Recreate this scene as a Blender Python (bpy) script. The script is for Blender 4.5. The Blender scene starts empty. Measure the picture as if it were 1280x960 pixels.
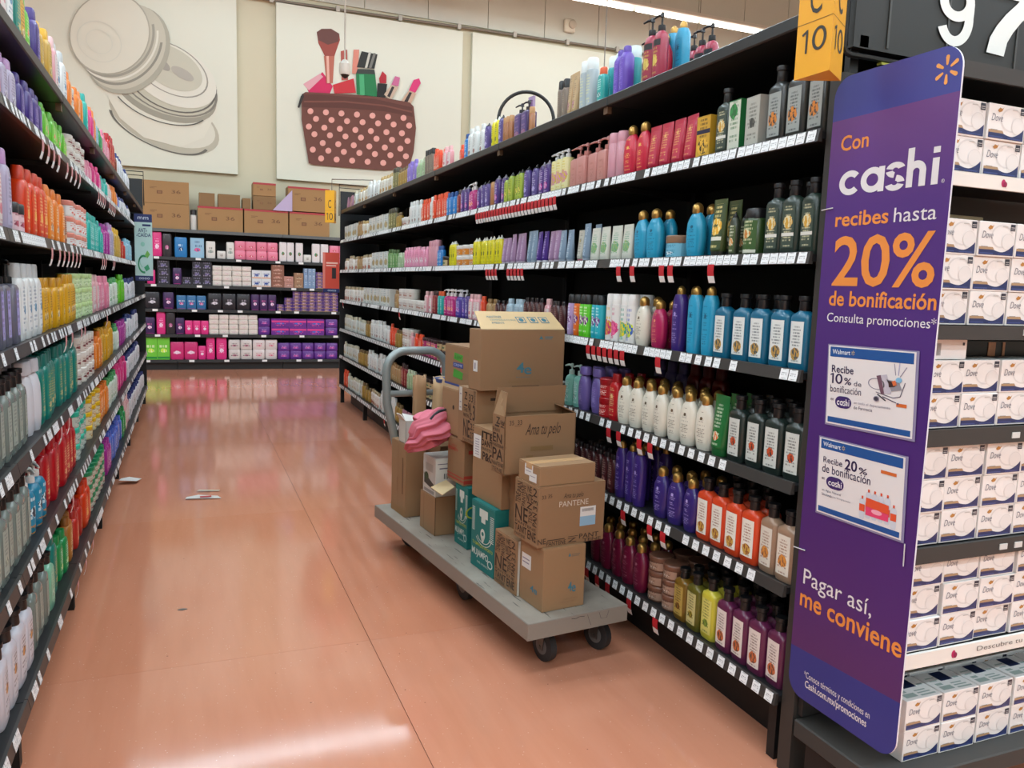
import bpy, math, random
import numpy as np
from mathutils import Vector, Matrix
random.seed(7)
PI = math.pi
C = bpy.context.scene.collection
SC = bpy.context.scene

# ------------------------------------------------------------------ camera
FPX, YAW, PITCH, ROLL, CH = 989.3, 0.38915, 0.12263, 0.03293, 1.45
fw = Vector((math.sin(YAW)*math.cos(PITCH), math.cos(YAW)*math.cos(PITCH), -math.sin(PITCH)))
_r = Vector((math.cos(YAW), -math.sin(YAW), 0)); _u = _r.cross(fw)
rr = _r*math.cos(ROLL)+_u*math.sin(ROLL); uu = -_r*math.sin(ROLL)+_u*math.cos(ROLL)
cam = bpy.data.objects.new('camera', bpy.data.cameras.new('camera')); C.objects.link(cam)
cam.data.lens = 36*FPX/1280; cam.data.sensor_width = 36; cam.data.clip_start = .05
cam.matrix_world = Matrix(((rr.x, uu.x, -fw.x, 0), (rr.y, uu.y, -fw.y, 0), (rr.z, uu.z, -fw.z, CH), (0, 0, 0, 1)))
SC.camera = cam
CAM = Vector((0, 0, CH))
# survey of the place: a photo point on a known plane of the shop -> metres
def ray(x, y): return fw*FPX+rr*(x-640)-uu*(y-480)
def onX(x, y, X): d = ray(x, y); return CAM+d*(X/d.x)
def onY(x, y, Y): d = ray(x, y); return CAM+d*(Y/d.y)
def onZ(x, y, Z): d = ray(x, y); return CAM+d*((Z-CH)/d.z)
def pxof(p): v = Vector(p)-CAM; return 640+FPX*v.dot(rr)/v.dot(fw)

# ------------------------------------------------------------------ world, lights, exposure
SC.view_settings.view_transform = 'Standard'; SC.view_settings.look = 'None'
SC.view_settings.exposure = 0.0; SC.view_settings.gamma = 1
w = bpy.data.worlds.new('world'); SC.world = w; w.use_nodes = True
w.node_tree.nodes['Background'].inputs[0].default_value = (.9, .93, 1, 1)
w.node_tree.nodes['Background'].inputs[1].default_value = .25
SC.cycles.max_bounces = 6; SC.cycles.diffuse_bounces = 3; SC.cycles.glossy_bounces = 3; SC.cycles.transmission_bounces = 4
SC.cycles.caustics_reflective = False; SC.cycles.caustics_refractive = False
LAMP_Z = 6.30
def area(name, x, y, z, sx, sy, power, col=(.79, 1.0, 1.13)):
    l = bpy.data.lights.new(name, 'AREA'); l.shape = 'RECTANGLE'; l.size = sx; l.size_y = sy; l.energy = power; l.color = col
    o = bpy.data.objects.new(name, l); C.objects.link(o); o.location = (x, y, z); return o
LROWS = [-6.5, -3, 0.6, 4.2, 7.8]
for i, ly in enumerate(LROWS):
    area('tube_row_light', 1.0, ly, LAMP_Z-.07, 26, .12, 660)
area('tube_row_light', 7.0, 12.6, LAMP_Z-.03, 16, .10, 150)

# ------------------------------------------------------------------ colour and materials
def lin(c):
    if isinstance(c, str):
        c = [int(c[i:i+2], 16)/255 for i in (0, 2, 4)]
    return tuple(v/12.92 if v <= .04045 else ((v+.055)/1.055)**2.4 for v in c)+(1,)
_M = {}
def mat(c, rough=.5, metal=0, spec=.5, trans=0, emit=0, coat=0):
    k = (c, rough, metal, spec, trans, emit, coat)
    if k in _M: return _M[k]
    m = bpy.data.materials.new('paint_'+str(c)); m.use_nodes = True
    b = m.node_tree.nodes['Principled BSDF']
    b.inputs['Base Color'].default_value = lin(c); b.inputs['Roughness'].default_value = rough
    b.inputs['Metallic'].default_value = metal; b.inputs['Specular IOR Level'].default_value = spec
    b.inputs['Transmission Weight'].default_value = trans; b.inputs['Coat Weight'].default_value = coat
    if emit:
        b.inputs['Emission Color'].default_value = lin(c); b.inputs['Emission Strength'].default_value = emit
    _M[k] = m; return m
class NT:
    def __init__(s, name):
        s.m = bpy.data.materials.new(name); s.m.use_nodes = True; s.t = s.m.node_tree; s.b = s.t.nodes['Principled BSDF']
    def n(s, t, **kw):
        x = s.t.nodes.new(t)
        for k, v in kw.items(): setattr(x, k, v)
        return x
    def l(s, a, b): s.t.links.new(a, b)
    def math(s, op, a, b=None, c=None):
        x = s.n('ShaderNodeMath', operation=op)
        for i, v in enumerate((a, b, c)):
            if v is None: continue
            if isinstance(v, (int, float)): x.inputs[i].default_value = v
            else: s.l(v, x.inputs[i])
        return x.outputs[0]
    def mix(s, f, a, b):
        x = s.n('ShaderNodeMix', data_type='RGBA')
        if isinstance(f, (int, float)): x.inputs[0].default_value = f
        else: s.l(f, x.inputs[0])
        for i, v in ((6, a), (7, b)):
            if isinstance(v, tuple): x.inputs[i].default_value = v
            else: s.l(v, x.inputs[i])
        return x.outputs[2]
_P = {}
def printed(bg, ink, acc, lines=9, pic=(.5, .3, .3), band=None, seed=0, rough=.4):
    """flat print for a small label: rows of tiny lettering, a picture patch and an optional colour band"""
    k = (bg, ink, acc, lines, pic, band, seed)
    if k in _P: return _P[k]
    q = NT('label_print'); uv = q.n('ShaderNodeTexCoord').outputs['UV']; sp = q.n('ShaderNodeSeparateXYZ'); q.l(uv, sp.inputs[0])
    U, V = sp.outputs[0], sp.outputs[1]
    row = q.math('MULTIPLY', V, lines*1.5); fr = q.math('FRACT', row); fl = q.math('FLOOR', row)
    cm = q.n('ShaderNodeCombineXYZ'); q.l(q.math('MULTIPLY', U, 26), cm.inputs[0]); q.l(q.math('MULTIPLY', fl, 7.3), cm.inputs[1]); cm.inputs[2].default_value = seed*3.7
    nz = q.n('ShaderNodeTexNoise'); nz.inputs['Scale'].default_value = 1; nz.inputs['Detail'].default_value = 0; q.l(cm.outputs[0], nz.inputs[0])
    rl = q.n('ShaderNodeTexWhiteNoise', noise_dimensions='1D'); q.l(q.math('ADD', fl, seed), rl.inputs['W'])
    wl = q.math('MULTIPLY_ADD', rl.outputs[0], .28, .12)
    side = q.math('LESS_THAN', q.math('ABSOLUTE', q.math('SUBTRACT', U, .5)), wl)
    t = q.math('MULTIPLY', q.math('GREATER_THAN', nz.outputs[0], .47), q.math('GREATER_THAN', fr, .45))
    t = q.math('MULTIPLY', t, side); t = q.math('MULTIPLY', t, q.math('GREATER_THAN', rl.outputs[0], .25))
    dx = q.math('DIVIDE', q.math('SUBTRACT', U, pic[0]), pic[2]); dy = q.math('DIVIDE', q.math('SUBTRACT', V, pic[1]), pic[2]*.45)
    n2 = q.n('ShaderNodeTexNoise'); n2.inputs['Scale'].default_value = 6; q.l(uv, n2.inputs[0])
    r2 = q.math('ADD', q.math('ADD', q.math('MULTIPLY', dx, dx), q.math('MULTIPLY', dy, dy)), q.math('MULTIPLY', n2.outputs[0], .8))
    blob = q.math('LESS_THAN', r2, 1.1)
    col = q.mix(q.math('MULTIPLY', t, .72), lin(bg), lin(ink))
    col = q.mix(blob, col, q.mix(q.math('GREATER_THAN', n2.outputs[0], .52), lin(acc), lin(ink)))
    if band:
        bb = q.math('MULTIPLY', q.math('GREATER_THAN', V, band[1]), q.math('LESS_THAN', V, band[2])); col = q.mix(bb, col, lin(band[0]))
    q.l(col, q.b.inputs['Base Color']); q.b.inputs['Roughness'].default_value = rough
    _P[k] = q.m; return q.m

# ------------------------------------------------------------------ mesh helpers
def newmesh(vs, fs, mats, mi=None, smooth=False, ang=None, uvs=None):
    me = bpy.data.meshes.new('mesh'); me.from_pydata([tuple(v) for v in vs], [], fs)
    for m in (mats if isinstance(mats, (list, tuple)) else [mats]): me.materials.append(m)
    if mi: me.polygons.foreach_set('material_index', mi)
    if uvs is not None:
        l = me.uv_layers.new(name='UVMap'); l.data.foreach_set('uv', [c for f in fs for i in f for c in uvs[i]])
    if smooth:
        me.polygons.foreach_set('use_smooth', [True]*len(fs))
        if ang: me.set_sharp_from_angle(angle=math.radians(ang))
    me.update(); return me
def ob(name, me, parent=None, loc=(0, 0, 0), rot=(0, 0, 0), label=None, cat=None, group=None, kind=None):
    o = bpy.data.objects.new(name, me); C.objects.link(o); o.location = loc; o.rotation_euler = rot
    if parent: o.parent = parent
    for k, v in (('label', label), ('category', cat), ('group', group), ('kind', kind)):
        if v: o[k] = v
    return o
class MB:
    def __init__(s): s.v = []; s.f = []; s.mi = []; s.m = []; s.uv = []
    def mid(s, m):
        if m not in s.m: s.m.append(m)
        return s.m.index(m)
    def add(s, vs, fs, m):
        b = len(s.v); s.v += [tuple(v) for v in vs]; s.f += [tuple(i+b for i in f) for f in fs]; s.mi += [s.mid(m)]*len(fs)
    def box(s, a, b, m, c=.0):
        x0, y0, z0 = a; x1, y1, z1 = b
        if x0 > x1: x0, x1 = x1, x0
        if y0 > y1: y0, y1 = y1, y0
        if z0 > z1: z0, z1 = z1, z0
        if not c:
            s.add([(x0, y0, z0), (x1, y0, z0), (x1, y1, z0), (x0, y1, z0), (x0, y0, z1), (x1, y0, z1), (x1, y1, z1), (x0, y1, z1)],
                  [(0, 3, 2, 1), (4, 5, 6, 7), (0, 1, 5, 4), (1, 2, 6, 5), (2, 3, 7, 6), (3, 0, 4, 7)], m)
        else:
            rs = [(z0, c), (z0+c, 0), (z1-c, 0), (z1, c)]; vs = []
            for z, i in rs:
                j = i; X0, X1, Y0, Y1 = x0+j, x1-j, y0+j, y1-j
                vs += [(X0+c, Y0, z), (X1-c, Y0, z), (X1, Y0+c, z), (X1, Y1-c, z), (X1-c, Y1, z), (X0+c, Y1, z), (X0, Y1-c, z), (X0, Y0+c, z)]
            fs = [tuple(reversed(range(8))), tuple(range(24, 32))]
            for k in range(3):
                for i in range(8): fs.append((k*8+i, k*8+(i+1) % 8, k*8+8+(i+1) % 8, k*8+8+i))
            s.add(vs, fs, m)
    def loft(s, rings, m, n=16, cx=0, cy=0):
        vs = []
        for r in rings:
            z, a, b = r[:3]; e = r[3] if len(r) > 3 else 2
            for i in range(n):
                t = 2*PI*i/n+PI/n; c, q = math.cos(t), math.sin(t)
                vs.append((cx+a*math.copysign(abs(c)**(2/e), c), cy+b*math.copysign(abs(q)**(2/e), q), z))
        fs = []
        for k in range(len(rings)-1):
            for i in range(n): fs.append((k*n+i, k*n+(i+1) % n, (k+1)*n+(i+1) % n, (k+1)*n+i))
        fs.append(tuple(reversed(range(n)))); fs.append(tuple(range((len(rings)-1)*n, len(rings)*n)))
        s.add(vs, fs, m)
    def tube(s, pts, r, m, n=10, closed=False):
        pts = [Vector(p) for p in pts]; N = len(pts); vs = []; up = None
        for i, p in enumerate(pts):
            a = pts[(i-1) % N] if (i or closed) else pts[0]; b = pts[(i+1) % N] if (i < N-1 or closed) else pts[-1]
            t = (b-a).normalized()
            if up is None: up = t.orthogonal().normalized()
            up = (up-t*up.dot(t)).normalized(); sd = t.cross(up); ri = r[i] if isinstance(r, (list, tuple)) else r
            for k in range(n): vs.append(p+up*math.cos(2*PI*k/n)*ri+sd*math.sin(2*PI*k/n)*ri)
        fs = []
        for i in range(N if closed else N-1):
            j = (i+1) % N
            for k in range(n): fs.append((i*n+k, i*n+(k+1) % n, j*n+(k+1) % n, j*n+k))
        if not closed: fs.append(tuple(reversed(range(n)))); fs.append(tuple(range((N-1)*n, N*n)))
        s.add(vs, fs, m)
    def mesh(s, smooth=False, ang=None): return newmesh(s.v, s.f, s.m, s.mi, smooth, ang)
    def ob(s, name, parent=None, smooth=False, ang=35, **kw): return ob(name, s.mesh(smooth, ang), parent, **kw)

# flat art: shapes in a 0..1 square mapped to four corners of a real flat face
_T = {}
def text2d(s, bold=0.0, shear=0.0):
    k = (s, bold, shear)
    if k in _T: return _T[k]
    cu = bpy.data.curves.new('t', 'FONT'); cu.body = s; cu.offset = bold; cu.shear = shear; cu.resolution_u = 3
    o = bpy.data.objects.new('t', cu); C.objects.link(o); dg = bpy.context.evaluated_depsgraph_get(); dg.update()
    me = bpy.data.meshes.new_from_object(o.evaluated_get(dg)); bpy.data.objects.remove(o); bpy.data.curves.remove(cu)
    v = np.array([tuple(x.co)[:2] for x in me.vertices]); f = [tuple(p.vertices) for p in me.polygons]; bpy.data.meshes.remove(me)
    lo, hi = v.min(0), v.max(0); v = (v-lo)/(hi-lo); _T[k] = (v.tolist(), f); return _T[k]
def TX(s, x0, y0, x1, y1, m, bold=0.0, layer=1, shear=0.0, rot=0):
    v, f = text2d(s, bold, shear)
    if rot == 90: v = [(1-b, a) for a, b in v]
    return ([(x0+(x1-x0)*a, y0+(y1-y0)*b) for a, b in v], f, m, layer)
def PG(pts, m, layer=0): return (pts, [tuple(range(len(pts)))], m, layer)
def RC(x0, y0, x1, y1, m, layer=0): return PG([(x0, y0), (x1, y0), (x1, y1), (x0, y1)], m, layer)
def EL(cx, cy, rx, ry, m, layer=0, n=28, a0=0, rot=0):
    return PG([(cx+rx*math.cos(t)*math.cos(rot)-ry*math.sin(t)*math.sin(rot), cy+rx*math.cos(t)*math.sin(rot)+ry*math.sin(t)*math.cos(rot)) for t in [2*PI*i/n+a0 for i in range(n)]], m, layer)
def RING(cx, cy, rx, ry, w, m, layer=0, n=40, rot=0, t0=0, t1=2*PI):
    vs = []
    for i in range(n+1):
        t = t0+(t1-t0)*i/n
        for q in (1, 1-w): 
            X, Y = rx*q*math.cos(t), ry*q*math.sin(t)
            vs.append((cx+X*math.cos(rot)-Y*math.sin(rot), cy+X*math.sin(rot)+Y*math.cos(rot)))
    return (vs, [(2*i, 2*i+1, 2*i+3, 2*i+2) for i in range(n)], m, layer)
def LN(pts, w, m, layer=0, asp=1.0):
    vs = []; fs = []
    for (x0, y0), (x1, y1) in zip(pts, pts[1:]):
        dx, dy = (x1-x0)*asp, (y1-y0); L = math.hypot(dx, dy) or 1; nx, ny = -dy/L*w/2/asp, dx/L*w/2; b = len(vs)
        vs += [(x0+nx, y0+ny), (x0-nx, y0-ny), (x1-nx, y1-ny), (x1+nx, y1+ny)]; fs.append((b, b+1, b+2, b+3))
    return (vs, fs, m, layer)
def STROKE(pts, wd, m, layer, fx, fy):
    vs = []; n = len(pts)
    for i in range(n):
        a = pts[max(0, i-1)]; b = pts[min(n-1, i+1)]; dx, dy = b[0]-a[0], b[1]-a[1]; L = math.hypot(dx, dy); nx, ny = -dy/L*wd/2, dx/L*wd/2
        vs += [(fx(pts[i][0]+nx), fy(pts[i][1]+ny)), (fx(pts[i][0]-nx), fy(pts[i][1]-ny))]
    return (vs, [(2*i, 2*i+1, 2*i+3, 2*i+2) for i in range(n-1)], m, layer)
def DIGIT(c, x0, y0, x1, y1, m, layer=1, wd=.13):
    fx = lambda t: x0+(x1-x0)*t/.62; fy = lambda t: y0+(y1-y0)*t
    def arc(cx, cy, rx, ry, a, b, n=24): return [(cx+rx*math.cos(a+(b-a)*i/n), cy+ry*math.sin(a+(b-a)*i/n)) for i in range(n+1)]
    h = wd/2
    if c == '0': return [STROKE(arc(.31, .5, .31-h, .5-h, 0, 2*PI, 36), wd, m, layer, fx, fy)]
    if c == '1': return [PG([(fx(.30), fy(0)), (fx(.30+wd), fy(0)), (fx(.30+wd), fy(1)), (fx(.30+wd*.25), fy(1)), (fx(.10), fy(.86)), (fx(.15), fy(.76)), (fx(.30), fy(.85))], m, layer)]
    if c == '9': return [STROKE(arc(.31, .69, .31-h, .31-h, 0, 2*PI, 36), wd, m, layer, fx, fy), STROKE([(.62-h, .70), (.62-h, .55)]+arc(.30, .42, .32-h, .42-h, .15, -PI*.86, 26), wd, m, layer+1, fx, fy)]
    if c == '7': return [PG([(fx(0), fy(1-wd)), (fx(.62), fy(1-wd)), (fx(.62), fy(1)), (fx(0), fy(1))], m, layer), STROKE([(.57, .93), (.50, .76), (.41, .58), (.34, .40), (.29, .22), (.27, 0)], wd*1.05, m, layer+1, fx, fy)]
def art_mesh(shapes, bl, br, tr, tl, off=.0012, lift=.0012):
    bl, br, tr, tl = map(Vector, (bl, br, tr, tl)); nrm = (br-bl).cross(tl-bl).normalized(); B = MB()
    for vs, fs, m, layer in shapes:
        B.add([bl*(1-a)*(1-b)+br*a*(1-b)+tr*a*b+tl*(1-a)*b+nrm*(lift+off*layer) for a, b in vs], fs, m)
    return B.mesh()

# ------------------------------------------------------------------ products: one maker for every shape, shared meshes
BLK = '141416'; GOLD = 'b08a4a'; WHT = 'e9e6e0'
def shape_rings(sh, w, d, h):
    a, b = w/2, d/2
    if sh == 'flat':
        return [(0, .9*a, .85*b, 3.5), (.012, a, b, 3.5), (.70*h, a, b, 3.5), (.745*h, .93*a, .93*b, 3), (.775*h, .66*a, .75*b, 2.4), (.80*h, .40*a, .40*a, 2)], .79
    if sh == 'dome':
        return [(0, .72*a, .8*b, 2.4), (.012, .84*a, .9*b, 2.4), (.25*h, .97*a, b, 2.4), (.48*h, a, b, 2.4), (.64*h, .92*a, .95*b, 2.4), (.75*h, .68*a, .78*b, 2.2), (.82*h, .42*a, .5*b, 2), (.84*h, .36*a, .42*b, 2)], .82
    if sh == 'slim':
        return [(0, .78*a, .9*b, 2.4), (.012, .84*a, b, 2.4), (.5*h, a, b, 2.4), (.78*h, .95*a, b, 2.3), (.87*h, .6*a, .6*a, 2)], .85
    if sh == 'can':
        return [(0, .94*a, .94*b, 2), (.006, a, b, 2), (.76*h, a, b, 2), (.79*h, .9*a, .9*b, 2)], .78
    if sh == 'sq':
        return [(0, .95*a, .9*b, 5), (.008, a, b, 5), (.68*h, a, b, 5), (.76*h, .8*a, .9*b, 4), (.80*h, .6*a, .8*b, 4)], .79
    if sh == 'straight':
        return [(0, .92*a, .85*b, 3), (.01, .97*a, .97*b, 3), (.4*h, a, b, 3), (.72*h, .97*a, .98*b, 3), (.78*h, .86*a, .9*b, 2.8), (.81*h, .66*a, .74*b, 2.6)], .80
    if sh == 'round':
        return [(0, .92*a, .92*b, 2), (.01, a, b, 2), (.62*h, a, b, 2), (.70*h, .8*a, .8*b, 2), (.745*h, .36*a, .36*b, 2)], .735
    if sh == 'block':
        return [(0, .95*a, .95*b, 7), (.006, a, b, 7), (.66*h, a, b, 7), (.70*h, .85*a, .85*b, 5), (.715*h, .4*a, .4*a, 2)], .71
    if sh == 'tube':
        return [(.11*h, .86*a, .9*b, 2), (.14*h, .92*a, b, 2), (.55*h, .96*a, .68*b, 2), (.95*h, a, .003, 2.5), (h, a, .0015, 2.5)], 0
    if sh == 'jar':
        return [(0, .93*a, .93*b, 2), (.006, .97*a, .97*b, 2), (.7*h, .97*a, .97*b, 2)], .68
    if sh == 'box':
        return [(0, a, b, 40), (h, a, b, 40)], 0
    if sh == 'pouch':
        return [(0, .9*a, .7*b, 3), (.1*h, a, b, 3), (.5*h, .98*a, .8*b, 2.6), (.93*h, a, .004, 3), (h, a, .002, 3)], 0
    if sh == 'pack':
        return [(0, .93*a, .88*b, 5), (.1*h, a, b, 5), (.9*h, a, b, 5), (h, .93*a, .86*b, 5)], 0
def ring_at(rs, z):
    for p, q in zip(rs, rs[1:]):
        if p[0] <= z <= q[0]:
            t = (z-p[0])/max(1e-9, q[0]-p[0]); return [p[i]*(1-t)+q[i]*t for i in range(1, 4)]
    return rs[-1][1:4]
def body_mesh(sh, w, d, h, m):
    rs, cz = shape_rings(sh, w, d, h); B = MB()
    if sh == 'box': B.box((-w/2, -d/2, 0), (w/2, d/2, h), m); return B.mesh()
    B.loft(rs, m, n=20 if w > .05 else 16); return B.mesh(True, 40)
def cap_mesh(sh, kind, w, d, h, m):
    rs, cz = shape_rings(sh, w, d, h); a, b = w/2, d/2; B = MB(); z = cz*h
    if sh == 'tube': B.loft([(0, .8*a, .86*b), (.005, .84*a, .9*b), (.12*h, .84*a, .9*b)], m); return B.mesh(True, 40)
    if sh == 'jar': B.loft([(z, a, b), (z+.003, 1.02*a, 1.02*b), (h-.004, 1.02*a, 1.02*b), (h, .96*a, .96*b)], m); return B.mesh(True, 35)
    if kind == 'flip':      # narrow waist, wide flat top
        r = .42*a; B.loft([(z, r*.9, r*.9), (z+.004, r, r), (h-.016, r*.92, r*.92), (h-.013, r*1.12, r*1.12), (h-.002, r*1.12, r*1.12), (h, r*1.1, r*1.1)], m, 16)
    elif kind == 'dome':
        r = .44*a; B.loft([(z-.003, r*.9, r*.9), (z+.004, r*1.02, r), (h-.014, r, r*.98), (h-.005, r*.7, r*.68), (h, r*.2, r*.2)], m, 16)
    elif kind == 'tall':
        B.loft([(z-.002, .93*a, .93*b), (z+.004, .95*a, .95*b), (h-.006, .92*a, .92*b), (h, .78*a, .78*b)], m, 18)
    elif kind == 'wide':
        e = 4 if sh == 'sq' else 3
        k = .62 if sh == 'sq' else (.55 if sh in ('flat', 'slim') else (.66 if sh == 'straight' else .86))
        B.loft([(z, k*a, k*.95*b, e), (z+.004, k*a, k*.98*b, e), (h-.005, k*.96*a, k*.93*b, e), (h, k*.85*a, k*.8*b, e)], m, 16)
    elif kind == 'pump':
        r = min(.4*a, .016); B.loft([(z-.002, r, r), (z+.004, r*1.1, r*1.1), (z+.022, r*1.05, r*1.05), (z+.024, r*.3, r*.3), (h-.018, r*.28, r*.28), (h-.017, r*.62, r*.62), (h-.004, r*.6, r*.6), (h, r*.4, r*.4)], m, 12)
        B.tube([(0, 0, h-.009), (-.6*a, -.3*b, h-.008), (-1.15*a, -.6*b, h-.014)], [.0055, .005, .0035], m, 8)
    elif kind == 'cone':
        r = .5*a; B.loft([(z, r, r), (z+.3*(h-z), r, r), (z+.5*(h-z), r*.55, r*.55), (h-.004, r*.25, r*.25), (h, r*.18, r*.18)], m, 14)
    return B.mesh(True, 38)
def label_mesh(sh, w, d, h, z0, z1, s0, m, back=False):
    rs, _ = shape_rings(sh, w, d, h); vs = []; uv = []; nx, nz = (2, 2) if sh == 'box' else (9, 4)
    for j in range(nz):
        z = h*(z0+(z1-z0)*j/(nz-1)); a, b, e = ring_at(rs, z)
        for i in range(nx):
            s = -s0+2*s0*i/(nx-1)
            if sh == 'box': x, y = a*s, -b-.0006
            else: x = (a+.0006)*s; y = -(b+.0007)*(1-abs(s)**e)**(1/e)
            vs.append((x, y, z)); uv.append((i/(nx-1), j/(nz-1)))
    fs = [(j*nx+i, j*nx+i+1, (j+1)*nx+i+1, (j+1)*nx+i) for j in range(nz-1) for i in range(nx-1)]
    return newmesh(vs, fs, m, None, sh != 'box', None, uv)

SCALE = dict(or_spray=1.15, gr_spray=1.15, cy_spray=1.15, li_spray=1.15, w_y=1.1, w_p=1.1, w_g=1.1, w_b=1.1, pouch=1.05, tray_box=1.1, g_spray=1.0, cy_jar=1.1, br_jar=1.15, gry_box=1.3, maroon_pump=.80, teal_can=.95, vio_bot=.95, blk_teal=1.0, silver_can=.95,
    wcart=1.9, wgold=1.5, wred=1.5, wbot=1.4, wtwin=1.6, tan=1.5, gold=1.5, olive=1.4, dusty=1.4, L_pump=1.0, L_pkjar=1.0, dkpurp_pump=1.1, copper=1.0, tan_box=1.0, gold_t=1.0, taupe=1.0, o_cyant=1.15, o_purt=1.15, dark=1.3, dred=1.5, purp=1.5, purb=1.5, dred_tall=1.1, lil_tall=1.1, dgreen_tube=1.1, green_jar=1.1, red_jar=1.1, h_green=1.12)
D = {}
CATN = {'flat': 'shampoo_bottle', 'dome': 'domed_cap_bottle', 'slim': 'lotion_bottle', 'can': 'spray_can', 'sq': 'square_shoulder_bottle', 'straight': 'conditioner_bottle',
        'round': 'round_bottle', 'block': 'pump_bottle', 'tube': 'squeeze_tube', 'jar': 'cream_jar', 'box': 'carton', 'pouch': 'hair_mask_pouch', 'pack': 'soft_pack'}
CATC = {'can': 'spray can', 'tube': 'tube', 'jar': 'jar', 'box': 'carton', 'pouch': 'pouch', 'pack': 'pack'}
def des(key, desc, sh, w, d, h, col, cap=None, ck=None, lab=None, lz=(.12, .6), ls=.75, trans=0, rough=.32, name=None, metalcap=False, cat=None, uplab=None):
    kf = SCALE.get(key, .87 if key.startswith('p_') else (1.30 if key.startswith('L_') else 1.25)); w *= kf; d *= min(kf, 1.2)
    if sh == 'straight': lz = (lz[0], .70)
    D[key] = dict(key=key, desc=desc, sh=sh, w=w, d=d, h=h, col=col, cap=cap, ck=ck, lab=lab, lz=lz, ls=ls, trans=trans, rough=rough, name=name or ('family_size_bottle' if key.startswith('L_') and sh == 'straight' and key != 'L_navy' else ('lotion_bottle' if key == 'L_navy' else ('hair_treatment_bottle' if sh == 'straight' and key in ('wgold', 'wred', 'wbot', 'wtwin', 'tan', 'gold') else CATN[sh]))), metalcap=metalcap, cat=cat or CATC.get(sh, 'bottle'))
#   key, description, shape, w, d, h, body, cap
H = lambda key, desc, col, lab, trans=0, h=.222: des(key, desc, 'flat', .066, .042, h, col, BLK, 'flip', lab, (.10, .66), .66, trans)
H('h_green', 'dark green black-capped bottle', '26352e', printed('3c4a40', 'd6cfa8', 'c99b3a', 10, (.5, .62, .42), ('d8d6cc', .28, .36)))
H('h_green2', 'dark white-labelled bottle', '1f2a26', printed('c9cdc6', '2c3030', 'c2512c', 9, (.5, .38, .3)))
H('h_blue', 'teal-blue black-capped bottle', '14617f', printed('d8dcd8', '3a4a52', 'b8904a', 9, (.5, .22, .4)))
H('h_orange', 'orange-red white-labelled bottle', 'd0431f', printed('e6e2d6', '8a4a2e', 'caa04a', 9, (.5, .2, .4)))
H('h_peach', 'clear peach black-capped bottle', 'b08e74', printed('d9d2c4', '8a5a3e', 'd08a3c', 9, (.5, .35, .4)), .25)
H('h_plum', 'plum black-capped shampoo bottle', '5e2144', printed('ded4cc', '5a4038', 'c86a3a', 9, (.5, .25, .4)))
H('h_smoke', 'smoky fruit-labelled bottle', '2c2f2d', printed('9aa09c', '30363a', 'd08030', 9, (.45, .4, .42)), .15, .235)
H('h_amber', 'amber clear black-capped bottle', '8f6a22', printed('b79a4c', '4a3a1a', '8a5a20', 8), .3, .2)
H('h_olive', 'olive black-capped bottle', '6a6420', printed('c9bf80', '4a4a1a', 'a89030', 8), .2, .21)
H('h_yellow', 'yellow black-capped bottle', 'c9bd3e', printed('d8cf70', '5a6a2a', '8aa040', 8))
O = lambda key, desc, col, ink='c8a85a', h=.20, w=.072, sh='dome': des(key, desc, sh, w, .042, h, col, GOLD, 'dome', printed(col, ink, ink, 12, (.5, .75, .16), None, len(D)), (.12, .72), .6, 0, .3, metalcap=True)
O('o_cream', 'cream gold-capped bottle', 'dcd6c6', '5a4a32')
O('o_cyan', 'cyan gold-capped bottle', '2494b8', '0f5470')
O('o_cyant', 'tall cyan gold-capped bottle', '2796bc', '0f5470', .245, .06, 'slim')
O('o_purt', 'tall purple gold-capped bottle', '3a2672', 'a898d0', .245, .06, 'slim')
O('o_pur', 'purple gold-capped bottle', '34246e', 'b0a0d8')
O('o_mag', 'magenta gold-capped bottle', 'a81f54', 'e0a070', .19)
O('o_maroon', 'maroon gold-capped bottle', '6e1434', 'b07080')
O('o_crim', 'crimson gold-capped bottle', 'c2203c', 'e8c060', .21)
des('green_tube', 'green tapered bottle', 'tube', .068, .045, .21, '1f6a34', '1a5a2c', None, printed('1f6a34', 'cfd8c0', 'd86a2a', 8, (.5, .25, .3)), (.15, .85), .7)
des('dgreen_tube', 'dark green and yellow tube', 'tube', .07, .045, .20, '3f4e26', '1d211a', None, printed('3a4a26', 'e8d890', 'e0a828', 7, (.5, .5, .5), ('d8d8c8', .2, .28)), (.14, .92), .8)
des('green_jar', 'squat green black-capped bottle', 'can', .075, .06, .155, '2f4a24', BLK, 'wide', printed('3a5a2a', 'd8d8b0', 'c8843a', 6, (.4, .6, .4), ('d0d0c0', 0, .1)), (.08, .74), .8)
des('g_spray', 'small green spray bottle', 'slim', .04, .03, .15, '30382a', BLK, 'cone', printed('4a5a36', 'e0e0c8', 'd08a3c', 6, (.5, .4, .4)), (.1, .7), .8)
des('cy_jar', 'cyan brown-lidded jar', 'jar', .095, .09, .09, '6fb4cc', '8a6a52', None, printed('6fb4cc', '2a6a88', 'd8e0e0', 5), (.1, .65), .9)
des('br_jar', 'brown cream jar', 'jar', .085, .085, .06, '6a4636', '7a5240', None, printed('a88672', '4a2a20', 'd8c0b0', 4), (.12, .62), .9)
des('or_spray', 'orange spray can black cap', 'can', .042, .042, .195, 'e06a1e', BLK, 'tall', printed('e06a1e', 'e8d8d0', '6a1f7a', 6, (.5, .5, .5)), (.1, .72), .85)
des('gr_spray', 'lime green spray can', 'can', .042, .042, .195, '5ec82a', BLK, 'tall', printed('5ec82a', 'e8f0d0', '6a1f7a', 6, (.5, .5, .5)), (.1, .72), .85)
des('cy_spray', 'turquoise spray can', 'can', .042, .042, .195, '22a8b8', BLK, 'tall', printed('22a8b8', 'd0f0f0', '6a1f7a', 6, (.5, .5, .5)), (.1, .72), .85)
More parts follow.
